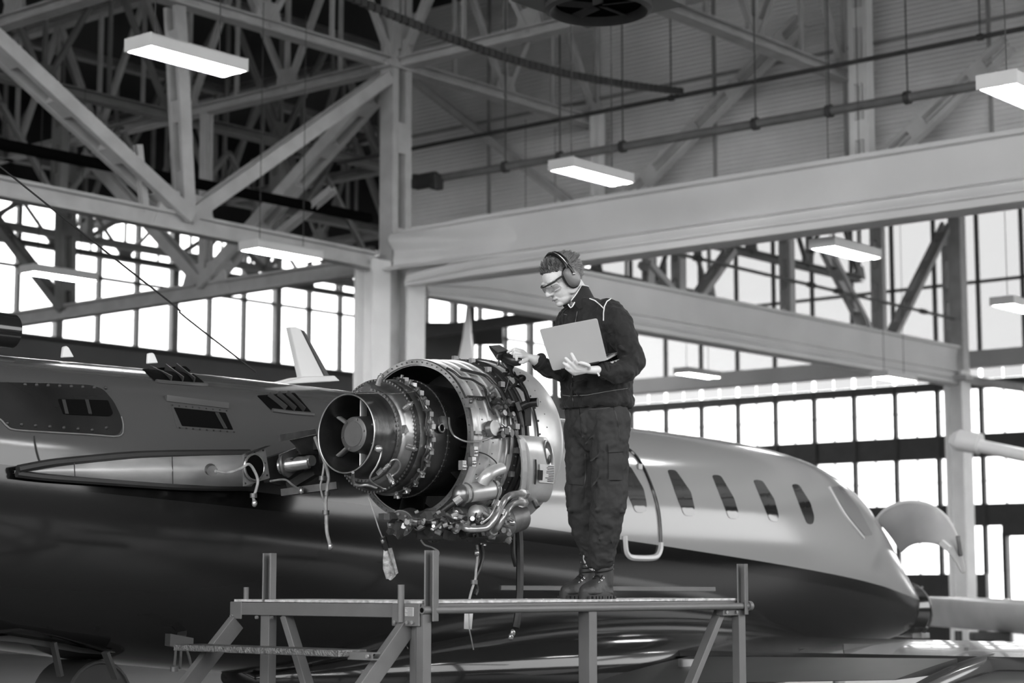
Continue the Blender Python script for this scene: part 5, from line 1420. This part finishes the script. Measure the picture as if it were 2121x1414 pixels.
body.caps_(neck, .07, Q(1225, 690, 10.18), .10, 20); body.caps_(Q(1225, 690, 10.18), .10, Q(1235, 860, 10.2), .11, 20)
nSh, fSh = Q(1274, 655, 10.03), Q(1172, 668, 10.28)
nEl, nWr = Q(1312, 752, 9.95), Q(1246, 766, 9.84)
fEl, fWr = Q(1160, 772, 10.16), Q(1108, 745, 10.04)
for a, b, c in ((nSh, nEl, nWr), (fSh, fEl, fWr)):
    body.caps_(a, .05, b, .042); body.caps_(b, .042, c, .029)
    body.caps_(Q(1222, 665, 10.15), .06, a, .05)
nHip, nKn, nAn = Q(1264, 870, 10.12), Q(1262, 1040, 10.12), Q(1249, 1180, 10.20)
fHip, fKn, fAn = Q(1207, 875, 10.30), Q(1204, 1035, 10.32), Q(1224, 1180, 10.42)
for a, b, c in ((nHip, nKn, nAn), (fHip, fKn, fAn)):
    body.caps_(Q(1235, 850, 10.2), .09, a, .085); body.caps_(a, .08, b, .055); body.caps_(b, .05, c, .032)
# hands: palm, four fingers with two bends, thumb from the side of the palm
def hand(wr, palm, knuckles, tips, mids, thumb, r=.0090):
    body.caps_(wr, .024, palm, .020)
    for k in knuckles: body.caps_(palm, .016, k, .0105)
    for i in range(3): body.caps_(knuckles[i], .0095, knuckles[i+1], .0095)
    for k, m, t in zip(knuckles, mids, tips):
        body.caps_(k, r*1.12, m, r, 10); body.caps_(m, r, t, r*.88, 10)
    body.caps_(palm, .015, thumb[0], .0115, 10); body.caps_(thumb[0], .0115, thumb[1], .0110, 10); body.caps_(thumb[1], .0110, thumb[2], .0090, 10)
LY = 9.785
hand(Q(1240, 766, 9.83), Q(1218, 766, 9.79),
     [Q(1196, 756, 9.752), Q(1192, 763, 9.756), Q(1190, 769, 9.765), Q(1190, 774, 9.78)],
     [Q(1184, 733, 9.715), Q(1172, 742, 9.722), Q(1168, 752, 9.73), Q(1173, 762, 9.742)],
     [Q(1190, 745, 9.722), Q(1181, 751, 9.726), Q(1177, 759, 9.734), Q(1180, 767, 9.748)],
     [Q(1219, 757, 9.752), Q(1210, 753, 9.738), Q(1202, 751, 9.732)], .0102)
hand(Q(1108, 745, 10.04), Q(1092, 739, 10.02),
     [Q(1083, 727, 10.03), Q(1079, 729, 10.005), Q(1078, 733, 9.98), Q(1079, 738, 9.965)],
     [Q(1052, 729, 10.02), Q(1061, 733, 9.985), Q(1065, 739, 9.965), Q(1070, 745, 9.955)],
     [Q(1068, 722, 10.03), Q(1066, 723, 9.99), Q(1066, 729, 9.968), Q(1069, 736, 9.955)],
     [Q(1090, 746, 9.995), Q(1083, 750, 9.975), Q(1077, 750, 9.97)])
bm_ = remesh(body, .0036, 3, .5); mesh_shift(bm_, PB)
man = mk('person', None, m_skin, None, True, mesh=bm_, ang=3, label='mechanic in dark workwear, ear muffs and safety glasses on the stand', cat='person', fr='W')
man.location = PB; THING_BASE[man.name] = PB
def part(name, mb, mat, par=None, smooth=True, label=None, bevel=0, ang=.8): return mk(name, mb, mat, par or man, smooth, 'W', label=label, bevel=bevel, ang=ang)
def rpart(name, mb, mat, vox, it=4, disp=None, label=None):
    me = remesh(mb, vox, it, .5, disp); mesh_shift(me, PB); return mk(name, None, mat, man, True, 'W', label=label, mesh=me, ang=3)
# ---- jacket
jk = MB()
rows = [(1237, 846, 10.20, .200, .150), (1237, 838, 10.20, .213, .163), (1237, 828, 10.20, .212, .160), (1236, 820, 10.20, .204, .152), (1234, 780, 10.20, .207, .155), (1231, 740, 10.19, .208, .152),
        (1227, 700, 10.18, .208, .145), (1224, 672, 10.165, .205, .128), (1221, 652, 10.155, .185, .105), (1216, 636, 10.15, .135, .088), (1209, 622, 10.145, .088, .080)]
jk.loft([ring(Q(x, y, Y), a, b) for x, y, Y, a, b in rows])
def sleeve(pts): 
    for (p, r), (p2, r2) in zip(pts[:-1], pts[1:]): jk.caps_(p, r, p2, r2, 18)
sleeve([(Q(1262, 648, 10.05), .078), (Q(1280, 672, 10.01), .078), (Q(1300, 715, 9.98), .070), (Q(1309, 748, 9.95), .066), (Q(1297, 766, 9.92), .062), (Q(1272, 770, 9.87), .056), (Q(1252, 768, 9.845), .045)])
sleeve([(Q(1182, 665, 10.26), .078), (Q(1172, 700, 10.26), .072), (Q(1166, 745, 10.2), .064), (Q(1160, 766, 10.16), .060), (Q(1138, 765, 10.1), .052), (Q(1119, 750, 10.06), .042)])
# sleeve wrinkles at the near elbow
for (x0, y0, x1, y1, Y, r) in ((1285,720,1318,735,9.905,.016), (1290,742,1322,752,9.89,.016), (1278,752,1310,772,9.865,.014), (1262,690,1292,700,9.955,.014), (1130,770,1160,785,10.06,.014), (1128,752,1152,762,10.05,.012)):
    jk.caps_(Q(x0, y0, Y), r, Q(x1, y1, Y), r*.6, 10)
for (x0, y0, x1, y1, Y) in ((1190,800,1215,790,10.02), (1200,812,1260,805,10.02), (1240,700,1262,760,9.985), (1180,700,1196,660,10.12)):
    jk.caps_(Q(x0, y0, Y+.03), .022, Q(x1, y1, Y+.03), .014, 10)
jacket = rpart('jacket', jk, m_jack, .006, 4, (.032, .06), 'dark zipped work jacket with pale piping')
# collar: standing open collar
q = MB(); R0 = []; R1 = []; R2 = []; R3 = []
cb, ct = Q(1209, 632, 10.145), Q(1192, 605, 10.13)
for i in range(25):
    t = math.radians(48 + 264*i/24); d = (fh*math.cos(t) + HR*math.sin(t)); fr_ = max(0, math.cos(t))
    lo = cb + d*(.082+.01*fr_) - UP*(.01+.035*fr_); hi = ct + d*(.070+.018*fr_) + UP*(.026 - .125*fr_)
    R0.append(lo); R1.append(hi); R2.append(hi - d*.008); R3.append(lo - d*.010)
n = 25; V = R0+R1+R2+R3; F = []
for k in range(3):
    for i in range(n-1): F.append((k*n+i, k*n+i+1, (k+1)*n+i+1, (k+1)*n+i))
F += [(0, n, 2*n, 3*n), (n-1, 4*n-1, 3*n-1, 2*n-1)]
col_ = part('collar', q.add(V, F), m_jack, jacket, True, ang=1.0)
part('collar_piping', MB().tube([p+UP*.002 for p in R1], .0028, 6, 2), m_pip, jacket)
part('shirt_collar', MB().tube([Q(1177, 630, 10.05), Q(1182, 637, 10.035), Q(1187, 632, 10.035), Q(1190, 626, 10.045)], .0035, 8, 2), m_pip, jacket, label='sliver of pale shirt collar')
# project a pixel path onto the jacket surface
dgx = bpy.context.evaluated_depsgraph_get(); dgx.update()
from mathutils.bvhtree import BVHTree
bv_j = BVHTree.FromPolygons([v.co + PB for v in jacket.data.vertices], [p.vertices[:] for p in jacket.data.polygons])
def onto(bv, px, off=.002, dflt=10.05):
    out = []
    for x, y in px:
        d = ray(x, y).normalized(); h = bv.ray_cast(Vector((0, 0, CAMZ)), d)
        out.append(h[0]-d*off if h[0] is not None else Q(x, y, dflt))
    return out
def dens(px, n=5):
    out = []
    for a, b in zip(px[:-1], px[1:]):
        for k in range(n): out.append((a[0]+(b[0]-a[0])*k/n, a[1]+(b[1]-a[1])*k/n))
    return out+[px[-1]]
part('piping', MB().tube(onto(bv_j, dens([(1221,618),(1232,622),(1242,630),(1252,640)])), .0032, 6, 1), m_pip, jacket)
part('piping', MB().tube(onto(bv_j, dens([(1266,618),(1257,624),(1252,634),(1250,648),(1250,664)])), .0032, 6, 1), m_pip, jacket)
part('hem_seam', MB().tube(onto(bv_j, dens([(1166,818),(1180,820),(1215,818),(1260,810),(1300,804)])), .0013, 5, 1), M('seam_grey', .25, .7), jacket)
part('zip', MB().tube(onto(bv_j, dens([(1196,645),(1192,668)])), .004, 6, 1), m_blk, jacket)
part('zip', MB().tube(onto(bv_j, dens([(1186,772),(1186,800),(1187,842)])), .0035, 6, 1), m_blk, jacket)
part('lower_seam', MB().tube(onto(bv_j, dens([(1256,706),(1262,735),(1270,748)])), .002, 5, 1), m_blk, jacket)
for (x, y, Y, ax) in ((1250, 767, 9.845, nWr-nEl), (1117, 749, 10.058, fWr-fEl)):
    part('cuff', ring_(Q(x, y, Y), ax, .040, .010, 24, 8), m_jack, jacket)
part('cuff_tab', MB().tube([Q(1238, 772, 9.79), Q(1241, 778, 9.80)], .005, 6, 1), m_pip, jacket)
# ---- trousers
tr_ = MB()
tr_.loft([ring(Q(1236, 838, 10.2), .165, .12), ring(Q(1236, 858, 10.2), .175, .13), ring(Q(1236, 885, 10.2), .172, .128), ring(Q(1236, 912, 10.2), .12, .10), ring(Q(1236, 932, 10.2), .06, .06)])
for pts in ([(1262,862,10.13,.108),(1263,905,10.12,.106),(1263,960,10.11,.098),(1262,1020,10.11,.090),(1260,1048,10.12,.092),(1256,1075,10.14,.090),(1252,1110,10.17,.083),(1249,1132,10.19,.076),(1248,1152,10.2,.068),(1247,1163,10.2,.058)],
            [(1209,868,10.28,.106),(1208,905,10.3,.102),(1206,960,10.31,.094),(1204,1020,10.32,.084),(1205,1045,10.33,.086),(1208,1075,10.35,.080),(1216,1110,10.38,.072),(1222,1130,10.40,.066),(1225,1149,10.41,.058),(1226,1158,10.41,.05)]):
    for a, b in zip(pts[:-1], pts[1:]): tr_.caps_(Q(*a[:3]), a[3], Q(*b[:3]), b[3], 20)
for (x0, y0, x1, y1, Y, r) in ((1236,1056,1268,1050,10.05,.013), (1262,1050,1292,1060,10.06,.015), (1246,1030,1286,1042,10.045,.010), (1180,1056,1212,1046,10.265,.012), (1236,1152,1268,1160,10.145,.016), (1244,1134,1268,1126,10.125,.010), (1212,1150,1236,1152,10.36,.012),
                               (1222,868,1208,905,10.12,.014), (1246,878,1214,918,10.06,.012), (1254,930,1224,955,10.03,.010), (1248,975,1226,1008,10.035,.010), (1250,1075,1238,1120,10.085,.010), (1186,930,1200,965,10.225,.010), (1192,985,1206,1020,10.24,.009), (1205,860,1212,895,10.10,.012), (1262,1090,1270,1130,10.09,.009)):
    tr_.caps_(Q(x0, y0, Y), r, Q(x1, y1, Y), r*.5, 10)
trousers = rpart('trousers', tr_, m_trou, .006, 6, (.034, .07), 'dark work trousers with a cargo pocket')
bv_t = BVHTree.FromPolygons([v.co + PB for v in trousers.data.vertices], [p.vertices[:] for p in trousers.data.polygons])
def patch(name, quad, off, mat, n=8, par=None):
    V = []; q = MB()
    for s_ in (off, -.006):
        for j in range(n+1):
            for i in range(n+1):
                u, v = i/n, j/n
                x = (quad[0][0]*(1-u)+quad[1][0]*u)*(1-v)+(quad[3][0]*(1-u)+quad[2][0]*u)*v
                y = (quad[0][1]*(1-u)+quad[1][1]*u)*(1-v)+(quad[3][1]*(1-u)+quad[2][1]*u)*v
                V.append(onto(bv_t, [(x, y)], s_, 10.03)[0])
    m = n+1; h = m*m; F = []
    for j in range(n):
        for i in range(n): F.append((j*m+i, j*m+i+1, (j+1)*m+i+1, (j+1)*m+i))
    for i in range(n): F += [(i, i+1, h+i+1, h+i), (n*m+i, n*m+i+1, h+n*m+i+1, h+n*m+i), (i*m, (i+1)*m, h+(i+1)*m, h+i*m), (i*m+n, (i+1)*m+n, h+(i+1)*m+n, h+i*m+n)]
    return part(name, q.add(V, F), mat, par or trousers, True, ang=.6)
pk = patch('cargo_pocket', [(1261,936),(1289,934),(1289,994),(1261,994)], .014, m_trou)
patch('pocket_flap', [(1259,918),(1290,916),(1291,935),(1261,937)], .017, m_trou, par=pk) if False else patch('pocket_flap', [(1259,918),(1290,916),(1291,935),(1261,937)], .022, m_trou)
for pts in ([(1270,842),(1276,858),(1282,890),(1285,912)], [(1200,845),(1202,880),(1206,905)], [(1173,1001),(1190,1004),(1208,1005)], [(1212,940),(1213,985),(1208,1030)], [(1208,848),(1250,846),(1290,838)]):
    part('seam', MB().tube(onto(bv_t, dens(pts), .0005), .0018, 5, 1), m_blk, trousers)
for m_ in (m_jack, m_trou):
    b_s = m_.node_tree.nodes['Principled BSDF']; b_s.inputs['Sheen Weight'].default_value = .10 if m_ is m_jack else 0; b_s.inputs['Sheen Roughness'].default_value = .5
# ---- boots
def boot(heel, toe, ank, lab):
    heel, toe, ank = Vector(heel), Vector(toe), Vector(ank); d = (toe-heel); d.z = 0; L = d.length; d.normalize(); w = d.cross(UP)
    b = MB(); z = DZ+.03
    g = lambda f, sx, h: Vector((heel.x, heel.y, 0))+d*(L*f)+w*sx+UP*h
    b.loft([[g(f, a*math.cos(t), z+h*max(0, math.sin(t))**.8-.012*max(0, -math.sin(t))) for t in [2*math.pi*i/20 for i in range(20)]] for f, a, h in ((-.03,.026,.06),(.05,.038,.10),(.2,.042,.115),(.38,.043,.10),(.55,.048,.078),(.75,.052,.062),(.9,.045,.05),(.99,.025,.032),(1.02,.010,.02))])
    b.caps_(g(.17, 0, z+.05), .047, Vector((ank.x, ank.y, DZ+.22)), .053, 16)
    o = rpart('boot', b, m_boot, .005, 4, (.003, .03), lab)
    s = MB(); s.loft([[g(f+.03*ct, 0, 0)+w*(a*st)+UP*zz for ct, st in [(0, math.sin(2*math.pi*i/20)) for i in range(20)]] for f, a, zz in ((0,.01,DZ),)]) if False else None
    outl = []
    for i in range(28):
        t = 2*math.pi*i/28; f = .49+.55*math.cos(t); a = (.044+.012*max(0, math.cos(t-.5)))*math.copysign(abs(math.sin(t))**.75, math.sin(t)); outl.append((f, a))
    s = MB(); s.loft([[g(f, a*k, zz) for f, a in outl] for zz, k in ((DZ+.001, .95), (DZ+.012, 1.03), (DZ+.026, 1.06), (DZ+.040, 1.0))])
    so = part('sole', s, m_sole, o, True, ang=.6)
    for i in range(9):
        for sg in (-1, 1):
            f = .03+.115*i; aa = .050 if .4 < f < .9 else .043; c = g(f, sg*aa, DZ+.008); part('tread_lug', MB().box(c, (.014, .014, .015), Matrix.Rotation(math.atan2(d.y, d.x), 3, 'Z')), m_sole, so, False)
    for k in range(5):
        f = .30+.075*k; h = z+.112-.013*k
        part('lace', MB().tube([g(f, -.030, h-.012), g(f+.02, 0, h+.006), g(f+.01, .030, h-.012)], .0035, 6, 4), m_blk, o)
        part('lace', MB().tube([g(f+.03, -.030, h-.016), g(f+.01, 0, h+.004), g(f-.01, .030, h-.008)], .003, 6, 4), m_blk, o)
        for sg in (-1, 1): part('eyelet', ring_(g(f+.01, sg*.034, h-.016), w, .005, .002, 10, 5), m_brt, o)
    for k in range(3):
        zz = DZ+.15+.022*k; part('hook', MB().ell(Vector((ank.x, ank.y, zz))+d*.045+w*.022, (.007, .007, .006), None, 8, 5), m_brt, o); part('lace', ring_(Vector((ank.x, ank.y, zz)), (d.x*.2, d.y*.2, 1), .053, .0035, 24, 5), m_blk, o)
    part('boot_cuff', ring_(Vector((ank.x, ank.y, DZ+.235)), (0, 0, 1), .050, .012, 24, 8), m_blk, o)
    return o
hN = Q(1262, 1228, 10.24); tN = Q(1206, 1228, 10.10)
boot(hN, tN, Q(1250, 1180, 10.21), 'nearer worn leather work boot')
boot(Q(1228, 1226, 10.46), Q(1164, 1226, 10.36), Q(1224, 1180, 10.43), 'farther worn leather work boot')
# ---- hair: cap and brushed-up strands
hc = MB(); hell(hc, (-.015, 0, .030), (.103, .081, .087), 28)
me = remesh(hc, .006, 2); bmh = bmesh.new(); bmh.from_mesh(me); kill = []
for v in bmh.verts:
    l = HM.transposed() @ (v.co-HC) / HS
    if l.x > -.005: keep = l.z > .040+.30*max(0, l.x) or (l.x < .022 and l.z > .0)
    else: keep = l.z > -.015-.55*(-.005-l.x)
    if not keep: kill.append(v)
bmesh.ops.delete(bmh, geom=kill, context='VERTS'); bmh.to_mesh(me); bmh.free()
random.seed(21); hs = MB()
for v in me.vertices:
    if random.random() > .42: continue
    l = HM.transposed() @ (v.co-HC) / HS; nrm = Vector((l.x+.015, l.y, (l.z-.030)*1.05)).normalized(); cl_ = .35*math.sin(l.y*170+l.x*60)
    top_ = max(0.0, min(1.0, (l.z-.05)/.05))
    if l.x > .015 and top_ > 0: dirv = nrm*.35 + Vector((.10, .25*cl_, .8)); Ln = random.uniform(.016, .034)*(.6+.4*top_)
    elif top_ > 0: dirv = nrm*.22 + Vector((-.75, .25*cl_, .28)); Ln = random.uniform(.016, .030)
    else: dirv = nrm*.14 + Vector((-.75, 0, -.35)); Ln = random.uniform(.010, .020)
    dirv.normalize(); p = Vector((l.x, l.y, l.z)); p1 = p+dirv*Ln*.5+nrm*.002; p2 = p+dirv*Ln+Vector((-.35, .1*cl_, -.05))*Ln*.45
    hs.tube([H(*(p-nrm*.004)), H(*p1), H(*p2)], .003, 4, 1, [.0036, .0030, .0005])
hv = [v.co.copy() for v in me.vertices]; hf = [tuple(p.vertices) for p in me.polygons]; hs.add(hv, hf)
part('hair', hs, m_hair, man, True, 'short hair brushed up and back', ang=1.2)
for sg in (-1, 1):
    q = MB(); q.tube([H(.088, sg*.014, .022), H(.087, sg*.030, .027), H(.074, sg*.048, .024)], .004, 6, 4); part('eyebrow', q, m_hair)
    part('eye', MB().ell(H(.074, sg*.030, .002), (.012*HS,)*3, HM, 14, 10), M('eye_white', .7, .2)); part('iris', MB().ell(H(.0845, sg*.030, .001), (.003*HS, .006*HS, .006*HS), HM, 10, 8), m_blk)
    q = MB(); q.tube([H(.084, sg*.016, .005), H(.088, sg*.030, .012), H(.078, sg*.046, .005)], .004, 6, 4); part('eyelid', q, m_skin)
q = MB(); q.tube([H(.091, -.024, -.0715), H(.0955, -.008, -.0700), H(.0955, .008, -.0700), H(.086, .026, -.0720)], .0022, 6, 3); part('mouth_line', q, M('lip_dark', .18, .5))
# ---- safety glasses
gl = part('glasses_frame', MB().tube([H(.030, .083, .022), H(.070, .072, .016), H(.098, .050, .014), H(.112, .018, .012), H(.113, 0, .012), H(.112, -.018, .012), H(.098, -.050, .014), H(.070, -.072, .016)], .004, 8, 4), m_blk, man, True, 'black framed wraparound safety glasses')
part('temple_arm', MB().tube([H(.070, .073, .017), H(.030, .084, .021), H(-.010, .088, .020)], .005, 8, 3), m_blk, gl); part('temple_arm', MB().tube([H(.070, -.073, .017), H(.030, -.084, .021), H(-.010, -.088, .020)], .005, 8, 3), m_blk, gl)
R = []
for u, k in ((.013, 1.0), (.0, 1.02), (-.016, .99), (-.028, .92)):
    R.append([H(.030+.083*math.cos(t)*k, .078*math.sin(t)*(.97 if u > -.02 else .92), u) for t in [math.radians(-68+136*i/24) for i in range(25)]])
q = MB(); V = [p for r in R for p in r]; F = [(j*25+i, j*25+i+1, j*25+26+i, j*25+25+i) for j in range(3) for i in range(24)]
ln = part('lens', q.add(V, F), M_glass('glasses_lens', .16, .9, .03), gl, True, 'clear curved lens', ang=2); sl = ln.modifiers.new('s', 'SOLIDIFY'); sl.thickness = .0015
part('lower_rim', MB().tube([H(.030+.083*math.cos(t)*.92, .078*math.sin(t)*.92, -.028) for t in [math.radians(-60+120*i/12) for i in range(13)]], .0012, 5, 1), m_brt, gl)
# ---- ear muffs
def cup(sg):
    R = []
    for off, k in ((.070, .70), (.074, 1.0), (.086, 1.06), (.098, 1.04), (.112, .92), (.120, .66), (.122, .30)):
        R.append([H(-.008+.036*k*math.copysign(abs(math.cos(t))**.85, math.cos(t)), sg*off, -.006+.050*k*math.copysign(abs(math.sin(t))**.85, math.sin(t))) for t in [2*math.pi*i/28 for i in range(28)]])
    c = part('ear_cup', MB().loft(R), m_muff, em, True, ang=1.2)
    S = []
    for off, k in ((.066, .8), (.068, 1.10), (.078, 1.16), (.088, 1.14), (.092, 1.03)):
        S.append([H(-.008+.037*k*math.cos(t), sg*off, -.006+.051*k*math.sin(t)) for t in [2*math.pi*i/28 for i in range(28)]])
    part('cushion', MB().loft(S), m_blk, c, True, ang=1.2)
    part('yoke', MB().tube([H(-.010, sg*.108, .062), H(-.009, sg*.122, .040), H(-.008, sg*.126, .012)], .006, 8, 3, [.007, .007, .008]), m_blk, c)
    part('yoke_pin', MB().ell(H(-.008, sg*.128, .006), (.008, .008, .008)), m_brt, c); return c
em = mk('ear_muffs', MB().loft([[H(-.010+a, .102*math.cos(t)+b*math.cos(t), .045+.088*math.sin(t)+b*math.sin(t)) for a, b in ((-.014, 0), (.014, 0), (.014, .010), (-.014, .010))] for t in [math.pi*i/24 for i in range(25)]]), m_blk, man, True, 'W', label='grey-cupped ear muffs with black headband', ang=.8)
part('band_wire', MB().tube([H(-.008, .115*math.cos(t), .045+.100*math.sin(t)) for t in [math.pi*i/16*.6 for i in range(17)]], .003, 6, 1), m_brt, em)
cup(1); cup(-1)
part('chin_cord', MB().tube([H(.065, .010, -.122), H(.045, .03, -.130), Q(1166, 648, 10.05), Q(1174, 652, 10.05)], .003, 6, 4), m_blk, em)

# ================================================================== LAPTOP
m_lap = M('laptop_aluminium', .5, .38, .35, .03, 5)
TLc, TRc, BRc, BLc = Q(1117, 682, 9.70), Q(1237, 659, 9.70), Q(1258, 746, LY), Q(1145, 768, LY)
lap = thing('laptop', 'silver laptop held open on the mechanic forearm', 'laptop', BLc, 'W')
def slab(corners, nrm, th, r=.012, n=5):
    out = []; m = 4
    for i in range(4):
        a, b, d = corners[i-1], corners[i], corners[(i+1) % 4]; p0 = b+(a-b).normalized()*r; p1 = b+(d-b).normalized()*r
        for k in range(n+1):
            u = k/n; out.append((1-u)**2*p0+2*u*(1-u)*b+u*u*p1)
    q = MB(); q.loft([[p+nrm*(th*z) for p in out] for z in (0, 1)]); return q
nl_ = (TRc-TLc).cross(BLc-TLc).normalized(); nl_ = nl_ if nl_.y > 0 else -nl_
mk('lid', slab([TLc, TRc, BRc, BLc], nl_, .006), m_lap, lap, True, 'W', bevel=.0015, ang=.5)
cs = [TLc, TRc, BRc, BLc]; cc_ = sum(cs, Vector())/4
mk('screen', slab([cc_+(p-cc_)*.93+nl_*.0062 for p in cs], nl_, .0006, .004), M('laptop_screen', .02, .1), lap, False, 'W')
bvv = (Q(1282, 733, 9.985)-BRc); hx = nl_*.004
BB = [BLc+hx, BRc+hx, BRc+hx+bvv, BLc+hx+bvv]; nb = (BB[1]-BB[0]).cross(BB[3]-BB[0]).normalized(); nb = nb if nb.z > 0 else -nb
base = mk('base', slab(BB, nb, .011), m_lap, lap, True, 'W', bevel=.0015, ang=.5)
cb2 = sum(BB, Vector())/4
mk('keyboard', slab([cb2+(p-cb2)*.82+nb*.0112+(BB[0]-BB[3])*.06 for p in BB], nb, .0008, .004), m_blk, base, False, 'W')
mk('hinge', MB().cyl(BLc.lerp(BRc, .15)+hx, BLc.lerp(BRc, .85)+hx, .006, n=10), m_blk, lap, True, 'W')

# stencil on the belly beside the stand leg
me = text_mesh('FUEL', .05); sp = Pfus(824, 1352)
pz = Vector((sp.x, surf_t(sp.x, sp.z, .004), sp.z)); dz = .02
tn = Vector((0, surf_t(sp.x, sp.z+dz)-surf_t(sp.x, sp.z-dz), 2*dz)).normalized()
mx = Matrix((Vector((1, 0, 0)), tn, Vector((1, 0, 0)).cross(tn))).transposed().to_4x4(); me.transform(Matrix.Translation(pz-AB) @ mx)
mk('belly_stencil', None, m_wing2, fu, mesh=me, label='tiny FUEL stencil')
for x in (804, 843):
    q = MB(); a = cpath([(x, 1340), (x, 1358)], .004); q.bar(a[0], a[1], .02, .003, (1, 0, 0)); mk('belly_mark', q, m_alu, fu)
